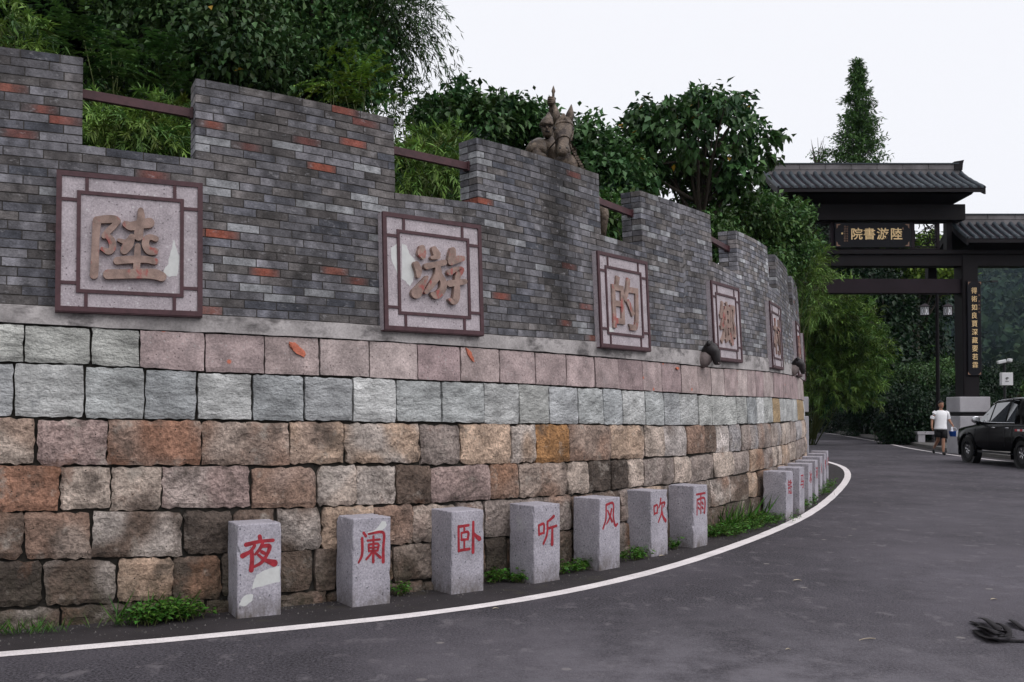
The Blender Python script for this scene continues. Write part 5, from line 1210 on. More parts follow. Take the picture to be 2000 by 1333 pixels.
# couplet board on the pillar
cb = gb('couplet_board', 1889, 549, 1918, 734, GY - .08, .07, M_board)
for i, ch in enumerate('得術如良賈深藏要若霖'):
    p = at_depth(1902.5 + i * .25, 568 + i * 16.15, GY - .085); place_glyph(ch, p, fx, fz, fn, .25, .008, M_gold, cb, .0, 'gold_character', .215, .9)
for i, ch in enumerate('集放翁詩句'):
    p = at_depth(1912.5, 577 + i * 7 + (5 if i else 0), GY - .085); place_glyph(ch, p, fx, fz, fn, .25, .004, M_golddim, cb, 0, 'small_character', .075, .85)
for cx, cy, sx, sy in ((1891, 551, 1, 1), (1916, 551, -1, 1), (1891, 732, 1, -1), (1916, 732, -1, -1)):
    p = at_depth(cx, cy, GY - .086); V = [p, p + Vector((sx * .10, 0, 0)), p + Vector((sx * .04, 0, -sy * .03)), p + Vector((0, 0, -sy * .10))]
    V2 = V + [a + Vector((0, .012, 0)) for a in V]; mobj('corner_ornament', V2, [(0, 1, 2, 3)] + [(i, (i + 1) % 4, 4 + (i + 1) % 4, 4 + i) for i in range(4)], M_golddim, cb)
# spotlight arm on the pillar
mb = MB(); p = at_depth(1915, 552, GY + .1); mb.tube([p, p + Vector((.45, -.1, .03))], .018, 6); mb.box(p + Vector((.42, -.12, .02)), (.22, .1, .06)); mb.build('floodlight', M_blackplastic, gate)
# roofs
def roof(x0, x1, ridge_px, eave_px, Yr, Yf, name, ntile, ridge_h, over=0):
    zr = at_depth(1700, ridge_px, Yr).z; ze = at_depth(1700, eave_px, Yf).z; Yb = 2 * Yr - Yf
    rt = gb_dummy = None
    par = gate
    nseg = 9
    def prof(t, Ye):   # concave Chinese slope
        y = Yr + (Ye - Yr) * t; z = zr + (ze - zr) * (t ** .82) ; return y, z
    # slope boards (underside)
    for nm, Ye in (('front_slope', Yf), ('rear_slope', Yb)):
        V = []; Fc = []
        for k in range(nseg + 1):
            y, z = prof(k / nseg, Ye)
            for x in (x0, x1): V += [(x, y, z - .03), (x, y, z - .13)]
        for k in range(nseg):
            a = k * 4; Fc += [(a, a + 2, a + 6, a + 4), (a + 1, a + 5, a + 7, a + 3), (a, a + 4, a + 5, a + 1), (a + 2, a + 3, a + 7, a + 6)]
        Fc += [(0, 1, 3, 2), (nseg * 4, nseg * 4 + 2, nseg * 4 + 3, nseg * 4 + 1)]
        mobj(nm, V, Fc, M_wood, par)
    sp = (x1 - x0) / ntile
    for side, Ye in ((0, Yf), (1, Yb)):
        protoC = protoP = None
        for i in range(ntile + 1):
            x = x0 + i * sp
            if protoC is None:
                V = []; Fc = []; n = 7
                for k in range(nseg + 1):
                    y, z = prof(k / nseg, Ye)
                    for j in range(n): a = math.pi * j / (n - 1); V.append((x + math.cos(a) * sp * .27, y, z + math.sin(a) * sp * .30 + .01 - (.012 if k % 2 else 0)))
                for k in range(nseg):
                    for j in range(n - 1): Fc.append((k * n + j, k * n + j + 1, (k + 1) * n + j + 1, (k + 1) * n + j))
                Fc.append(tuple(nseg * n + j for j in range(n)))
                protoC = mobj('cover_tile_row', V, Fc, M_tile, par, smooth=False); ox = protoC.location.x - x
            else:
                c = protoC.copy(); COL.objects.link(c); c.location.x = x + ox
            if i == ntile: break
            if protoP is None:
                V = []; Fc = []; m_ = 16
                for k in range(m_):
                    y0, z0 = prof(k / m_, Ye); y1, z1 = prof((k + 1) / m_, Ye)
                    for (y, z, up_) in ((y0, z0, -.005), (y1, z1, .022)):
                        for j in range(5): u = j / 4; V.append((x + sp * (.2 + .6 * u), y, z + up_ - .03 * math.sin(math.pi * u)))
                for k in range(m_ * 2 - 1):
                    for j in range(4): Fc.append((k * 5 + j, k * 5 + j + 1, (k + 1) * 5 + j + 1, (k + 1) * 5 + j))
                protoP = mobj('pan_tile_row', V, Fc, M_tilepan, par); ox2 = protoP.location.x - x
            else:
                c = protoP.copy(); COL.objects.link(c); c.location.x = x + ox2
    # eave edge board, barge boards
    q = MB(); q.box(((x0 + x1) / 2, Yf + .02, ze - .10), (x1 - x0, .06, .09)); q.build('eave_board', M_wood, par)
    for x in (x0 - .03, x1 + .03):
        V = []; Fc = []
        prs = [prof(k / 6, Yf) for k in range(6, -1, -1)] + [prof(k / 6, Yb) for k in range(1, 7)]
        for (y, z) in prs: V += [(x - .03, y, z + .05), (x + .03, y, z + .05), (x + .03, y, z - .22), (x - .03, y, z - .22)]
        for k in range(len(prs) - 1):
            for j in range(4): Fc.append((k * 4 + j, k * 4 + (j + 1) % 4, k * 4 + 4 + (j + 1) % 4, k * 4 + 4 + j))
        Fc += [(0, 1, 2, 3), tuple(len(V) - 4 + j for j in (3, 2, 1, 0))]
        mobj('barge_board', V, Fc, M_wood, par)
    # ridge in blocks, end finials
    nb_ = max(3, int((x1 - x0) / .95)); L1 = (x1 - x0 - .5) / nb_
    for k in range(nb_):
        v_, f_ = bevel_box_mesh(L1 - .008, .26, ridge_h, .012, 1); c = Vector((x0 + .25 + L1 * (k + .5), Yr, zr + ridge_h / 2 + .04)); mobj('ridge_block', [p + c for p in v_], f_, M_ridge, par)
    q = MB(); q.box(((x0 + x1) / 2, Yr, zr + ridge_h + .06), (x1 - x0 - .2, .34, .035)); q.build('ridge_cap', M_tile, par)
    q = MB(); q.box(((x0 + x1) / 2, Yr, zr - .03), (x1 - x0 - .1, .22, .20)); q.build('ridge_bed', M_ridge, par)
    for x, s_ in ((x0 + .12, -1), (x1 - .12, 1)):
        V = [(-.14, 0), (.14, 0), (.16, ridge_h + .02), (.20 , ridge_h + .16), (.06, ridge_h + .13), (-.14, ridge_h + .10)]
        P_ = [(x + s_ * a, Yr - .16, zr + .03 + b) for a, b in V] + [(x + s_ * a, Yr + .16, zr + .03 + b) for a, b in V]; n = 6
        mobj('ridge_finial', P_, [tuple(range(n)), tuple(range(2 * n - 1, n - 1, -1))] + [(i, n + i, n + (i + 1) % n, (i + 1) % n) for i in range(n)], M_wood, par)
    return zr, ze, Yb
zr, ze, Yb = roof(9.02, 15.93, 336, 367, 34.75, 33.0, 'main', 24, .20)
# flared dark timber bracket zone under the main roof
ubz = at_depth(1700, 399, GY - .05).z
V = [(9.35, GY - .7, ze - .14), (15.7, GY - .7, ze - .14), (15.7, GY + 2.0, ze - .14), (9.35, GY + 2.0, ze - .14), (9.75, GY - .05, ubz + .01), (15.35, GY - .05, ubz + .01), (15.35, GY + .65, ubz + .01), (9.75, GY + .65, ubz + .01)]
mobj('bracket_cornice', V, [(0, 3, 2, 1), (4, 5, 6, 7), (0, 1, 5, 4), (1, 2, 6, 5), (2, 3, 7, 6), (3, 0, 4, 7)], M_wood, gate)
V = [(9.4, Yb - .3, ze - .1), (9.4, Yb - .3, ze - .1), (9.4, 34.75, zr - .2)]
for x in (9.3, 15.65):
    mobj('gable_board', [(x, 33.25, ze - .12), (x, Yb - .25, ze - .12), (x, 34.75, zr - .14), (x + .05, 33.25, ze - .12), (x + .05, Yb - .25, ze - .12), (x + .05, 34.75, zr - .14)], [(0, 1, 2), (5, 4, 3), (0, 3, 4, 1), (1, 4, 5, 2), (2, 5, 3, 0)], M_wood, gate)
for sx, (xa, xb) in ((1, (15.55, 19.9)), (-1, (5.65, 10.0))):
    z1, z2, yb2 = roof(xa, xb, 433, 466, 34.6, 33.35, 'side', 15, .17)
    V = [(xa + .3, GY - .4, z2 - .14), (xb - .3, GY - .4, z2 - .14), (xb - .3, GY + 1.6, z2 - .14), (xa + .3, GY + 1.6, z2 - .14)]
    zz = at_depth(1700, 488, GY).z; V += [(xa + .5, GY + .02, zz), (xb - .5, GY + .02, zz), (xb - .5, GY + .6, zz), (xa + .5, GY + .6, zz)]
    mobj('bracket_cornice', V, [(0, 3, 2, 1), (4, 5, 6, 7), (0, 1, 5, 4), (1, 2, 6, 5), (2, 3, 7, 6), (3, 0, 4, 7)], M_wood, gate)
gb('side_beam', 1400, 530, 1545, 545, GY + .1, .4)

# ================================================================== LAMP POST WITH TWO LANTERNS
lp = at_depth(1830, 600, 38.5); lamp = thing('lamp_post', 'tall dark lamp post carrying two hexagonal lanterns beyond the gateway', 'lamp post', (lp.x, 38.5, 0))
mb = MB(); top = at_depth(1829, 578, 38.5).z; mb.tube([(lp.x, 38.5, -.03), (lp.x, 38.5, 3), (lp.x, 38.5, top + .15)], [.085, .075, .06], 12); mb.tube([(lp.x, 38.5, 0), (lp.x, 38.5, .5)], [.14, .12], 12); mb.build('post', M_wood, lamp, smooth=False)
mb = MB(); mb.box((lp.x, 38.5, top + .05), (1.05, .05, .05)); mb.build('cross_arm', M_wood, lamp)
for px in (1806.5, 1851.5):
    c = at_depth(px, 607.5, 38.5); mb = MB(); mb.tube([(c.x, 38.5, top + .03), (c.x, 38.5, c.z + .26)], .010, 5); mb.build('hanger', M_wood, lamp)
    lt = MB(); n = 6
    def ringp(r_, z): return [Vector((c.x + r_ * math.cos(2 * math.pi * k / n + R(0)), 38.5 + r_ * math.sin(2 * math.pi * k / n), c.z + z)) for k in range(n)]
    a, b = ringp(.18, -.17), ringp(.18, .15); V = a + b; lant = mobj('lantern', V, [(k, (k + 1) % n, n + (k + 1) % n, n + k) for k in range(n)] + [tuple(range(n - 1, -1, -1)), tuple(range(n, 2 * n))], M_lampglass, lamp)
    lt = MB()
    for k in range(n):
        lt.tube([ringp(.19, -.19)[k], ringp(.19, .16)[k]], .013, 4)
        for z in (-.18, .155): lt.tube([ringp(.19, z)[k], ringp(.19, z)[(k + 1) % n]], .013, 4)
        m1 = (ringp(.166, 0)[k] + ringp(.166, 0)[(k + 1) % n]) / 2; nn = Vector((m1.x - c.x, m1.y - 38.5, 0)).normalized(); tt = Vector((-nn.y, nn.x, 0)); m1 = Vector((c.x, 38.5, c.z)) + nn * .160
        lt.tube([m1 + tt * math.cos(w_) * .05 + Vector((0, 0, math.sin(w_) * .105 - .01)) for w_ in np.linspace(0, 2 * math.pi, 13)], .007, 4, cap=False)
        lt.tube([m1 + Vector((0, 0, .095)), m1 + Vector((0, 0, .15))], .006, 4); lt.tube([m1 + Vector((0, 0, -.115)), m1 + Vector((0, 0, -.17))], .006, 4)
    lt.build('lantern_frame', M_woodred, lant)
    a, b = ringp(.25, .16), ringp(.03, .29); V = a + b; mobj('lantern_roof', V, [(k, (k + 1) % n, n + (k + 1) % n, n + k) for k in range(n)] + [tuple(range(n - 1, -1, -1)), tuple(range(n, 2 * n))], M_woodred, lant)

# ================================================================== BENCH
bp = on_ground(1838, 869, .12); bp = Vector((18.3, 42.5, .12)); bench = thing('stone_bench', 'grey stone slab bench behind the walking man', 'bench', bp)
v_, f_ = bevel_box_mesh(1.75, .42, .13, .01, 1); c = bp + Vector((0, 0, .40)); mobj('seat', [p + c for p in v_], f_, M_basestone, bench)
for dx in (-.68, .05, .68): v_, f_ = bevel_box_mesh(.30, .36, .34, .01, 1); c = bp + Vector((dx, 0, .165)); mobj('leg', [p + c for p in v_], f_, M_basestone, bench)

# ================================================================== CAMERA POST + BOX
cp = at_depth(1967, 740, 37); ct = thing('camera_post', 'post with surveillance cameras and a white equipment box', 'camera post', (cp.x, 37, 0))
mb = MB(); mb.tube([(cp.x, 37.2, 0), (cp.x, 37.2, at_depth(1967, 706, 37).z)], .05, 10); mb.build('post', M_blackplastic, ct)
cbx = gb('equipment_box', 1956.5, 728, 1979, 753, 36.9, .18, M_white, ct)
mb = MB(); c0 = at_depth(1967, 740.5, 36.89); mb.tube([c0 + Vector((-.06, 0, .02)), c0 + Vector((0, 0, .05)), c0 + Vector((.07, 0, .03))], [.012, .02, .012], 5); mb.tube([c0 + Vector((0, 0, .05)), c0 + Vector((-.01, 0, -.03))], .013, 5); mb.box(c0 + Vector((0, 0, -.09)), (.13, .01, .018)); mb.build('printed_emblem', M_blackplastic, cbx)
for nm, px, py, dx in (('camera', 1956, 707, -.3), ('camera', 1972, 704, .12)):
    c = at_depth(px, py, 36.9); v_, f_ = bevel_box_mesh(.32 if dx < 0 else .16, .14, .12, .02, 1); mm = Matrix.Rotation(R(-12 if dx < 0 else 8), 3, 'Y'); mobj(nm, [mm @ p + c for p in v_], f_, M_white, ct)
mb = MB(); mb.tube([at_depth(1958, 710, 37.1), at_depth(1972, 709, 37.1)], .025, 6); mb.build('bracket', M_blackplastic, ct)
# thatched hut
hut = thing('thatched_hut', 'low hut with a brown thatched roof behind the black pickup', 'hut', (24.0, 46.5, 0))
a = at_depth(1932, 786, 46); b = at_depth(2060, 786, 46); tp = at_depth(1975, 764, 47.2).z
V = [(a.x, 45.6, a.z), (b.x, 45.6, a.z), (b.x, 49, a.z), (a.x, 49, a.z), (a.x + .9, 47.2, tp), (b.x - .6, 47.2, tp)]
mobj('thatched_roof', V, [(0, 1, 5, 4), (1, 2, 5), (2, 3, 4, 5), (3, 0, 4), (3, 2, 1, 0)], M_thatch, hut)
mb = MB(); mb.box(((a.x + b.x) / 2, 47.2, a.z / 2), (b.x - a.x - .8, 2.6, a.z - .02)); mb.build('wall', M_wood, hut)
mb = MB()
for k in range(60): x = a.x + (b.x - a.x) * k / 59; mb.tube([(x, 45.58, a.z + .03), (x + random.uniform(-.05, .05), 45.45, a.z - random.uniform(.05, .14))], [.03, .008], 4)
mb.build('thatch_fringe', M_thatch, hut)

# ================================================================== PICKUP TRUCK
TY, TX = 26.7, 13.06   # left flank plane x, wheelbase centre y
truck = thing('pickup_truck', 'black double cab pickup parked at the right edge of the road', 'pickup truck', (TX + .9, TY, 0))
def tp_(l, w_, z): return Vector((TX + .91 + w_, TY + l, z))    # l forward (+Y), w to the right
# body side profile cross sections along length: (l, zbot, zbelt, halfw at belt, halfw at bottom, top crown z)
SEC = [(2.52, .50, .78, .62, .60), (2.42, .40, .92, .78, .74), (2.2, .36, 1.00, .87, .84), (1.6, .40, 1.06, .91, .89), (1.0, .40, 1.12, .915, .89), (.5, .40, 1.15, .915, .89), (-.2, .40, 1.17, .915, .89), (-1.0, .42, 1.18, .915, .89), (-1.02, .42, 1.18, .915, .89), (-1.8, .48, 1.19, .915, .89), (-2.6, .55, 1.19, .90, .88), (-2.66, .58, 1.17, .88, .86)]
V = []; Fc = []; n = 14
for (l, zb, zt, hw, hb_) in SEC:
    mid = (zb + zt) / 2
    ring = [(-hb_, zb), (-hw - .01, zb + .12), (-hw - .015, mid), (-hw, zt - .14), (-hw + .03, zt - .04), (-hw + .12, zt), (-.3, zt + .035), (.3, zt + .035), (hw - .12, zt), (hw - .03, zt - .04), (hw, zt - .14), (hw + .015, mid), (hw + .01, zb + .12), (hb_, zb)]
    V += [tp_(l, a, b) for a, b in ring]
for i in range(len(SEC) - 1):
    for k in range(n): Fc.append((i * n + k, i * n + (k + 1) % n, (i + 1) * n + (k + 1) % n, (i + 1) * n + k))
Fc += [tuple(range(n)), tuple((len(SEC) - 1) * n + k for k in range(n - 1, -1, -1))]
mobj('body', V, Fc, M_carpaint, truck, smooth=True)
# cab
CB = [(1.12, 1.10, .86), (.35, 1.74, .68), (-.15, 1.80, .70), (-1.0, 1.77, .70), (-1.32, 1.16, .86)]
V = []; Fc = []
cabring = [(-1.0, 0), (-.985, .08)]
SEC2 = [(1.14, 1.13, .80, 1.12), (.78, 1.43, .77, 1.12), (.38, 1.72, .70, 1.14), (.2, 1.79, .68, 1.14), (-.5, 1.83, .69, 1.15), (-1.05, 1.79, .69, 1.15), (-1.22, 1.70, .70, 1.15), (-1.38, 1.2, .78, 1.15)]
n = 10
for (l, zt, hwt, zb) in SEC2:
    hb_ = .875; ring = [(-hb_, zb - .02), (-(hb_ + hwt) / 2 - .01, (zb + zt) / 2), (-hwt, zt - .05), (-hwt + .10, zt), (-.25, zt + .02), (.25, zt + .02), (hwt - .10, zt), (hwt, zt - .05), ((hb_ + hwt) / 2 + .01, (zb + zt) / 2), (hb_, zb - .02)]
    V += [tp_(l, a, b) for a, b in ring]
for i in range(len(SEC2) - 1):
    for k in range(n): Fc.append((i * n + k, i * n + (k + 1) % n, (i + 1) * n + (k + 1) % n, (i + 1) * n + k))
Fc += [tuple(range(n)), tuple((len(SEC2) - 1) * n + k for k in range(n - 1, -1, -1))]
mobj('cab', V, Fc, M_carpaint, truck, smooth=True)
def side_pt(l, t, sgn, out_=.012):   # t 0 belt .. 1 top of window
    zt = np.interp(-l, [-1.14, -.78, -.38, -.2, .5, 1.05, 1.22, 1.38], [1.13, 1.43, 1.72, 1.79, 1.83, 1.79, 1.70, 1.2]); hw = np.interp(-l, [-1.14, -.78, -.38, -.2, .5, 1.05, 1.22, 1.38], [.80, .77, .70, .68, .69, .69, .70, .78])
    z0_, h0 = 1.19, .868; z1_, h1 = zt - .10, hw + .025
    return tp_(l, sgn * (h0 + (h1 - h0) * t + out_), z0_ + (z1_ - z0_) * t)
for sgn in (-1, 1):
    for wn in (([(.92, 0), (.30, 0), (.24, 1), (.36, 1), (.6, .93)]), ([(.22, 0), (-.56, 0), (-.58, 1), (.16, 1)]), ([(-.66, 0), (-1.05, 0), (-.98, .9), (-.68, 1)])):
        P_ = [side_pt(l, t, sgn) for l, t in wn]; Q_ = [side_pt(l, t, sgn, -.01) for l, t in wn]; k = len(P_)
        mobj('side_window', P_ + Q_, [tuple(range(k)), tuple(range(2 * k - 1, k - 1, -1))] + [(i, (i + 1) % k, k + (i + 1) % k, k + i) for i in range(k)], M_glass, truck)
    # chrome strip over the doors (roof gutter)
    mb = MB(); mb.tube([side_pt(l, 1.13, sgn, .012) for l in (.36, .1, -.3, -.7, -1.0)], .011, 5); mb.build('roof_trim', M_chrome, truck)
    mb = MB(); mb.tube([side_pt(l, -.04, sgn, .016) for l in (1.0, .3, -.3, -1.1)], .009, 5); mb.build('belt_trim', M_chrome, truck)
    for l in (-.05, -.78):
        mb = MB(); mb.tube([tp_(l + .09, sgn * .935, 1.03), tp_(l, sgn * .955, 1.035), tp_(l - .09, sgn * .935, 1.03)], .014, 6); mb.build('door_handle', M_chrome, truck, smooth=True)
    for l in (1.05, .26, -.62, -1.02):
        mb = MB(); mb.tube([tp_(l, sgn * .918, 1.14), tp_(l, sgn * .934, .8), tp_(l, sgn * .929, .54)], .004, 4); mb.build('door_seam', M_blackplastic, truck)
    # mirror
    mc = tp_(.78, sgn * 1.03, 1.24); loft('wing_mirror', [(mc + Vector((0, -.07, 0)), Vector((.07, 0, 0)), Vector((0, 0, .08))), (mc + Vector((0, -.06, 0)), Vector((.11, 0, 0)), Vector((0, 0, .10))), (mc + Vector((0, .03, 0)), Vector((.10, 0, 0)), Vector((0, 0, .09))), (mc + Vector((0, .08, 0)), Vector((.05, 0, 0)), Vector((0, 0, .05)))], M_chrome, truck, 10)
    mb = MB(); mb.tube([mc, tp_(.82, sgn * .86, 1.17)], .025, 6); mb.build('mirror_arm', M_blackplastic, truck)
    # running board
    mb = MB(); mb.box(tp_(-.1, sgn * .93, .36), (.12, 1.7, .05)); mb.build('running_board', M_blackplastic, truck)
    # reflective strip on the bed side
    for k in range(6):
        mb = MB(); mb.box(tp_(-1.25 - k * .13, sgn * .932, .985), (.008, .125, .05)); mb.build('reflective_tape', M_redrefl if k % 2 == 0 else M_white, truck)
# wheels
for l in (1.5, -1.5):
    for sgn in (-1, 1):
        c = tp_(l, sgn * .80, .375)
        # solid black disc stands for the shade in the hollow wheel well, + flare
        mb = MB(); ring = []
        arc = [c + Vector((sgn * .125, math.cos(a) * .47, math.sin(a) * .47)) for a in np.linspace(-.35, math.pi + .35, 15)]
        mb.tube(arc, .048, 6); mb.build('arch_flare', M_carpaint, truck, smooth=True)
        V = [c + Vector((sgn * .118, math.cos(a) * .46, math.sin(a) * .46)) for a in np.linspace(0, 2 * math.pi, 25)[:-1]]; V2 = [p + Vector((-sgn * .2, 0, 0)) for p in V]; k = 24
        mobj('well_shade_disc', V + V2, [tuple(range(k)), tuple(range(2 * k - 1, k - 1, -1))] + [(i, (i + 1) % k, k + (i + 1) % k, k + i) for i in range(k)], M_blackplastic, truck)
        prof = [(-.12, .24), (-.12, .34), (-.09, .37), (.09, .37), (.13, .345), (.135, .25), (.10, .235)]; V = []; Fc = []; k = 28
        for (dx, r_) in prof:
            for j in range(k): a = 2 * math.pi * j / k; V.append(c + Vector((sgn * dx, math.cos(a) * r_, math.sin(a) * r_)))
        for i in range(len(prof) - 1):
            for j in range(k): Fc.append((i * k + j, i * k + (j + 1) % k, (i + 1) * k + (j + 1) % k, (i + 1) * k + j))
        wh = mobj('tyre', V, Fc, M_rubber, truck, smooth=False)
        mb = MB(); mb.tube([c + Vector((sgn * .10, math.cos(a) * .225, math.sin(a) * .225)) for a in np.linspace(0, 2 * math.pi, 25)], .018, 6, cap=False)
        mb.tube([c + Vector((sgn * .02, 0, 0)), c + Vector((sgn * .12, 0, 0))], [.06, .05], 10)
        for j in range(6):
            a = j * math.pi / 3 + .3; d = Vector((0, math.cos(a), math.sin(a)))
            for da in (-.12, .12): d2 = Vector((0, math.cos(a + da), math.sin(a + da))); mb.tube([c + Vector((sgn * .11, 0, 0)) + d * .04, c + Vector((sgn * .10, 0, 0)) + d2 * .22], [.02, .014], 5)
        mb.build('rim', M_chrome, wh, smooth=True)
        mb = MB(); mb.tube([c + Vector((sgn * .0, 0, 0)), c + Vector((sgn * .03, 0, 0))], .225, 20); mb.build('brake_disc', M_blackplastic, wh)
# windscreens
V = [tp_(1.06, -.72, 1.19), tp_(1.06, .72, 1.19), tp_(.42, .60, 1.70), tp_(.42, -.60, 1.70)]; V = [p + Vector((0, .02, .02)) for p in V]
mobj('windscreen', V + [p - Vector((0, .01, .01)) for p in V], [(0, 1, 2, 3), (7, 6, 5, 4), (0, 4, 5, 1), (1, 5, 6, 2), (2, 6, 7, 3), (3, 7, 4, 0)], M_glass, truck)
V = [tp_(-1.34, -.66, 1.24), tp_(-1.34, .66, 1.24), tp_(-1.25, .58, 1.66), tp_(-1.25, -.58, 1.66)]; V = [p - Vector((0, .03, 0)) for p in V]
mobj('rear_window', V + [p + Vector((0, .01, 0)) for p in V], [(3, 2, 1, 0), (4, 5, 6, 7), (0, 1, 5, 4), (1, 2, 6, 5), (2, 3, 7, 6), (3, 0, 4, 7)], M_glass, truck)
# sports bar over the bed
mb = MB()
for sgn in (-1, 1): mb.tube([tp_(-1.42, sgn * .80, 1.18), tp_(-1.50, sgn * .72, 1.68), tp_(-1.58, sgn * .55, 1.76)], .045, 8); mb.tube([tp_(-1.50, sgn * .74, 1.66), tp_(-2.2, sgn * .82, 1.2)], .04, 8)
mb.tube([tp_(-1.58, -.56, 1.76), tp_(-1.58, .56, 1.76)], .045, 8); mb.build('sports_bar', M_blackplastic, truck, smooth=True)
for sgn in (-1, 1):
    mb = MB(); mb.box(tp_(-2.69, sgn * .78, .95), (.14, .05, .36)); mb.build('tail_light', M_redrefl, truck)
    mb = MB(); mb.box(tp_(2.44, sgn * .66, .80), (.26, .10, .16)); mb.build('headlight', M_lampglass, truck)
mb = MB(); mb.box(tp_(-2.72, 0, .55), (1.6, .12, .16)); mb.build('rear_bumper', M_chrome, truck)

# ================================================================== WALKING MAN
pm = on_ground(1838, 889); px0, py0 = pm.x, pm.y
man = thing('person', 'man in white t-shirt and black shorts walking with a blue basin', 'person', (px0, py0, 0))
H = Matrix.Translation(Vector((px0, py0, 0)))
# local: x image right, -y towards the viewer
pv = [(0, .02, .98, .11, .08), (0, .02, 1.12, .11, .08), (0, 0, 1.30, .12, .08), (0, -.01, 1.42, .10, .07), (0, -.02, 1.52, .055), (0, -.035, 1.60, .055),
      (-.18, 0, 1.42, .045), (-.27, .03, 1.20, .045), (-.31, -.03, 1.02, .036), (-.315, -.05, .95, .033),
      (.18, 0, 1.42, .045), (.275, .06, 1.24, .05), (.35, .0, 1.07, .038), (.385, -.03, 1.00, .033),
      (-.085, .0, .90, .07), (-.08, .02, .72, .07), (-.05, .10, .50, .06), (-.045, .30, .34, .05), (-.045, .47, .20, .036),
      (.085, -.02, .90, .07), (.08, -.05, .70, .07), (.04, -.10, .50, .058), (.035, -.10, .32, .056), (.03, -.10, .09, .036)]
pe = chain(0, 1, 2, 3, 4, 5) + [(3, 6)] + chain(6, 7, 8, 9) + [(3, 10)] + chain(10, 11, 12, 13) + [(0, 14)] + chain(14, 15, 16, 17, 18) + [(0, 19)] + chain(19, 20, 21, 22, 23)
skin('body', pv, pe, M_skin, man, 2, to=H)
hc = Vector((px0 - .005, py0 - .05, 1.70))
def eR(x, y): return Vector((x, 0, 0)), Vector((0, y, 0))
loft('head', [(hc + Vector((0, -.03, -.125)), *eR(.03, .03)), (hc + Vector((0, -.02, -.105)), *eR(.055, .065)), (hc + Vector((0, 0, -.05)), *eR(.073, .09)), (hc + Vector((0, 0, .01)), *eR(.078, .098)), (hc + Vector((0, .005, .06)), *eR(.073, .092)), (hc + Vector((0, .005, .10)), *eR(.05, .065)), (hc + Vector((0, .005, .118)), *eR(.02, .025))], M_skin, man)
loft('hair', [(hc + Vector((0, .035, -.03)), *eR(.08, .078)), (hc + Vector((0, .022, .03)), *eR(.086, .092)), (hc + Vector((0, .008, .065)), *eR(.084, .102)), (hc + Vector((0, .005, .10)), *eR(.066, .08)), (hc + Vector((0, .005, .128)), *eR(.03, .035))], M_hair, man)
mb = MB(); mb.tube([hc + Vector((0, -.092, .01)), hc + Vector((0, -.118, -.03)), hc + Vector((0, -.098, -.038))], [.010, .014, .010], 6); mb.build('nose', M_skin, man, smooth=True)
mb = MB()
for s_ in (-1, 1): mb.tube([hc + Vector((s_ * .018, -.096, .016)), hc + Vector((s_ * .045, -.086, .018))], .006, 5); mb.tube([hc + Vector((s_ * .024, -.093, 0)), hc + Vector((s_ * .042, -.087, 0))], .005, 5)
mb.build('eyes_and_brows', M_hair, man)
mb = MB(); mb.tube([hc + Vector((-.022, -.086, -.068)), hc + Vector((0, -.093, -.067)), hc + Vector((.022, -.086, -.068))], .005, 5); mb.build('mouth', M_redrefl, man)
for s_ in (-1, 1): mb = MB(); mb.tube([hc + Vector((s_ * .078, .005, .015)), hc + Vector((s_ * .084, .012, -.005)), hc + Vector((s_ * .076, .005, -.03))], [.010, .014, .008], 6); mb.build('ear', M_skin, man, smooth=True)
# t-shirt: torso + short sleeves
def pl(x, y, z): return H @ Vector((x, y, z))
loft('t_shirt', [(pl(0, .01, .86), *eR(.205, .135)), (pl(0, .01, .90), *eR(.20, .135)), (pl(0, .01, 1.05), *eR(.185, .13)), (pl(0, 0, 1.2), *eR(.19, .135)), (pl(0, -.005, 1.34), *eR(.205, .135)), (pl(0, -.01, 1.42), *eR(.20, .12)), (pl(0, -.012, 1.47), *eR(.15, .095)), (pl(0, -.015, 1.50), *eR(.08, .07))], M_cloth, man, 18)
for pts, rr in (([(-.15, 0, 1.43), (-.21, .005, 1.38), (-.25, .02, 1.29), (-.275, .025, 1.21)], [.085, .09, .078, .070]), ([(.15, 0, 1.43), (.21, .005, 1.39), (.255, .03, 1.30), (.285, .045, 1.22)], [.085, .09, .078, .070])):
    mb = MB(); mb.tube([pl(*p) for p in pts], rr, 12); mb.build('sleeve', M_cloth, man)
loft('shorts', [(pl(0, .01, .76), *eR(.19, .13)), (pl(0, .01, .84), *eR(.195, .135)), (pl(0, .01, .95), *eR(.178, .125))], M_short, man, 16)
for pts, rr in (([(-.095, .01, .84), (-.09, .02, .72), (-.085, .03, .60)], [.112, .115, .112]), ([(.095, 0, .84), (.085, -.04, .70), (.075, -.07, .56)], [.112, .115, .112])):
    mb = MB(); mb.tube([pl(*p) for p in pts], rr, 12); mb.build('shorts_leg', M_short, man, smooth=True)
for pts in ([(.03, -.08, .06, .045), (.03, -.14, .045, .05), (.03, -.24, .035, .042)], [(-.045, .50, .16, .045), (-.045, .47, .09, .048), (-.045, .42, .03, .04)]): skin('shoe', pts, chain(0, 1, 2), M_rubber, man, 1, to=H)
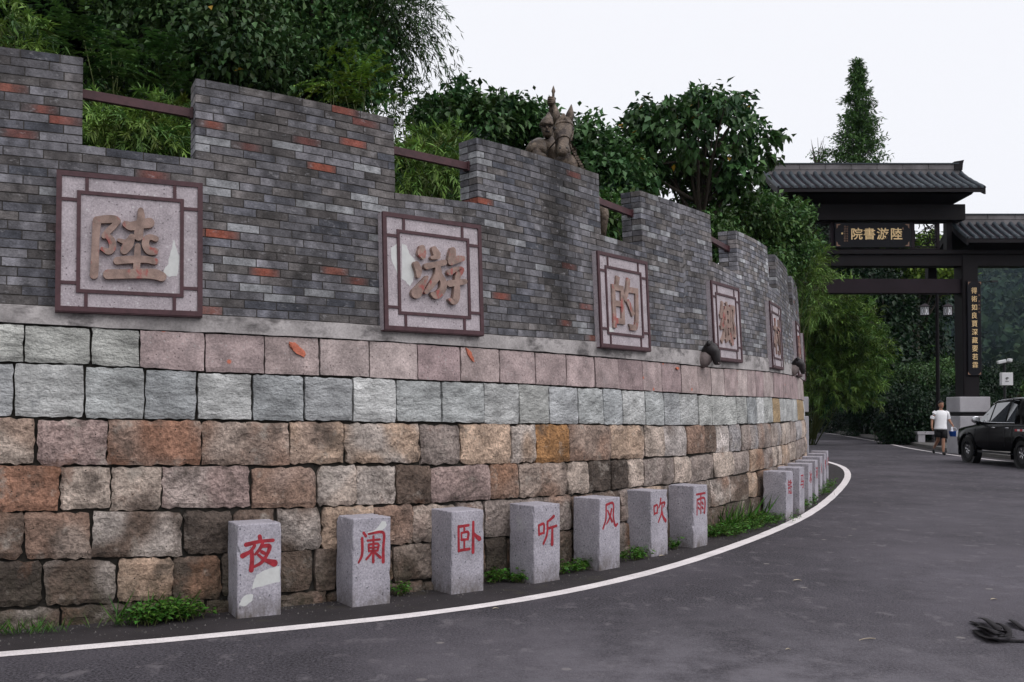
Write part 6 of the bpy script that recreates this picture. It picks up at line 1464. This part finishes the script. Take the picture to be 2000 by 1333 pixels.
# hands
for s_, wr in ((-1, Vector((-.318, -.05, .94))), (1, Vector((.39, -.035, .99)))):
    T = H @ Matrix.Translation(wr); mb = MB()
    loft('palm', [(T @ Vector((0, 0, .02)), *eR(.022, .03)), (T @ Vector((0, -.005, -.03)), *eR(.022, .042)), (T @ Vector((0, -.01, -.07)), *eR(.018, .042))], M_skin, man, 8)
    for k in range(4):
        y = -.045 + k * .022; l_ = (.06, .072, .068, .052)[k]
        mb.tube([T @ Vector((0, y, -.065)), T @ Vector((-s_ * .006, y, -.065 - l_ * .5)), T @ Vector((-s_ * .03, y, -.065 - l_ * .85))], [.010, .009, .007], 5)
    mb.tube([T @ Vector((0, -.035, -.01)), T @ Vector((-s_ * .01, -.065, -.04)), T @ Vector((-s_ * .02, -.07, -.07))], [.012, .010, .008], 5)
    mb.build('fingers', M_skin, man, smooth=True)
# blue basin in his left hand
bc = Vector((px0 + .40, py0 - .12, .79)); bas = thing('basin', 'blue plastic basin held by the walking man', 'basin', bc)
V = []; Fc = []; k = 20; pr = [(.11, -.17), (.14, -.165), (.175, .0), (.19, .01), (.17, .005), (.14, -.15), (.02, -.155)]
for (r_, z) in pr:
    for j in range(k): a = 2 * math.pi * j / k; V.append(bc + Vector((math.cos(a) * r_, math.sin(a) * r_, z)))
for i in range(len(pr) - 1):
    for j in range(k): Fc.append((i * k + j, i * k + (j + 1) % k, (i + 1) * k + (j + 1) % k, (i + 1) * k + j))
Fc.append(tuple(range(k - 1, -1, -1))); mobj('tub', V, Fc, M_blue, bas, smooth=True)
mb = MB(); mb.tube([bc + Vector((-.13, 0, .0)), bc + Vector((-.06, -.01, .12)), bc + Vector((-.01, 0, .135)), bc + Vector((.05, .01, .12)), bc + Vector((.13, 0, 0))], .006, 5); mb.build('handle', M_white, bas)
mb = MB(); v_ = [bc + Vector((a, b, c)) for a, b, c in ((-.09, 0, -.02), (-.03, 0, -.03), (-.05, 0, .16), (-.10, 0, .15))]; mobj('white_towel', v_ + [p + Vector((.0, .03, 0)) for p in v_], [(0, 1, 2, 3), (7, 6, 5, 4), (0, 4, 5, 1), (1, 5, 6, 2), (2, 6, 7, 3), (3, 7, 4, 0)], M_cloth, bas)

# grit along the verge
V = []; Fc = []
for k in range(1500):
    s_ = random.uniform(5, 26); b_ = W(s_, 0, random.choice([random.uniform(.02, .5), random.uniform(.0, .12)])); r_ = random.uniform(.003, .010); i0 = len(V); a = random.random() * 6
    for q in range(3): V.append((b_.x + math.cos(a + q * 2.1) * r_, b_.y + math.sin(a + q * 2.1) * r_, -.004))
    V.append((b_.x, b_.y, r_ * .9)); Fc += [(i0, i0 + 1, i0 + 3), (i0 + 1, i0 + 2, i0 + 3), (i0 + 2, i0, i0 + 3)]
mobj('grit', V, Fc, M_pave, kind='stuff')['label'] = 'loose grit along the foot of the wall'
# ================================================================== LITTER
rag = thing('rag', 'crumpled black cloth strips lying on the asphalt at bottom right', 'rag', on_ground(1950, 1232))
def ribbon(pts, wd, name='cloth_strip'):
    P = catmull([Vector(p) for p in pts], 6); V = []; Fc = []
    for i, p in enumerate(P):
        d = (P[min(i + 1, len(P) - 1)] - P[max(i - 1, 0)]).normalized(); s_ = d.cross(Vector((.25 * math.sin(i * .35), .1, 1))).normalized() * wd * (.9 + .2 * math.sin(i * .4))
        s_ = s_ * 1.6; V += [p + s_, p + s_ * .3 + Vector((0, 0, .007)), p - s_ * .4 + Vector((0, 0, .005)), p - s_, p - s_ * .3 - Vector((0, 0, .002)) ]
    for i in range(len(P) - 1):
        for j in range(5): Fc.append((i * 5 + j, i * 5 + (j + 1) % 5, (i + 1) * 5 + (j + 1) % 5, (i + 1) * 5 + j))
    mobj(name, V, Fc, M_rag, rag, smooth=True)
def gp(px, py, z): return on_ground(px, py, z)
ribbon([gp(1898, 1215, .01), gp(1915, 1222, .012), gp(1930, 1232, .03), (gp(1950, 1240, .05))], .016)
ribbon([gp(1918, 1208, .03), gp(1935, 1215, .05), gp(1950, 1228, .045), gp(1962, 1236, .02)], .026)
ribbon([gp(1908, 1232, .01), gp(1925, 1245, .02), gp(1945, 1247, .035), gp(1975, 1246, .02)], .022)
ribbon([gp(1945, 1218, .04), gp(1960, 1222, .05), gp(1970, 1235, .03), gp(1965, 1245, .01)], .020)
ribbon([gp(1924, 1240, .01), gp(1945, 1250, .012), gp(1972, 1251, .012), gp(2020, 1252, .01)], .022)
ribbon([gp(1976, 1212, .015), gp(1985, 1218, .03), gp(1998, 1228, .012), gp(2030, 1240, .01)], .018)
ribbon([gp(1912, 1225, .02), gp(1940, 1232, .06), gp(1955, 1245, .03)], .03)
def litter(name, label, px, py, L_, w_, ang, m_, cat='leaf', curl=.006):
    c = on_ground(px, py, .006); V = []; Fc = []; n = 7
    for i in range(n):
        t = i / (n - 1) - .5; hw = w_ * math.cos(t * math.pi) ** .7 / 2 + .0005; d = Vector((math.cos(ang), math.sin(ang), 0)); s_ = Vector((-d.y, d.x, 0)); b = c + d * t * L_ + Vector((0, 0, curl * (1 - 4 * t * t)))
        V += [b + s_ * hw + Vector((0, 0, .002)), b, b - s_ * hw + Vector((0, 0, .002)), b - Vector((0, 0, .003))]
    for i in range(n - 1):
        for j in range(4): Fc.append((i * 4 + j, i * 4 + (j + 1) % 4, i * 4 + 4 + (j + 1) % 4, i * 4 + 4 + j))
    Fc += [(0, 1, 2, 3), tuple(range((n - 1) * 4 + 3, (n - 1) * 4 - 1, -1))]
    o = mobj(name, V, Fc, m_); tag(o, label, cat, 'bits of litter on the asphalt')
litter('dry_stalk', 'thin pale straw lying on the asphalt left of the black rag', 1694, 1249, .13, .006, .35, M_dry, 'straw')
litter('fallen_leaf', 'pale curled leaf on the asphalt above the black rag', 1941, 1171, .055, .022, .1, M_dry)
litter('fallen_leaf', 'tan leaf lying on the road right of the seventh bollard', 1557, 1134, .08, .03, .2, M_dry)
litter('fallen_leaf', 'tiny pale leaf near the bottom edge of the road', 1539, 1269, .03, .014, 0, M_dry)
litter('fallen_leaf', 'orange dry leaf at the foot of the sixth bollard', 1293, 1086, .07, .035, .5, M_dry)
litter('fallen_leaf', 'small tan leaf on the white edge line', 968, 1189, .045, .018, .3, M_dry)

# ================================================================== HAZE
hb = MB(); hb.box((0, 600, 84), (1440, 1440, 172))
M_haze = bpy.data.materials.new('haze_air'); M_haze.use_nodes = True; hn = M_haze.node_tree.nodes; hn.clear()
ho = hn.new('ShaderNodeOutputMaterial'); pvn = hn.new('ShaderNodeVolumePrincipled'); pvn.inputs['Density'].default_value = .00007; pvn.inputs['Color'].default_value = (.60, .76, 1, 1); pvn.inputs['Anisotropy'].default_value = .1
M_haze.node_tree.links.new(pvn.outputs[0], ho.inputs['Volume'])
hz_ = hb.build('haze', M_haze, kind='stuff')
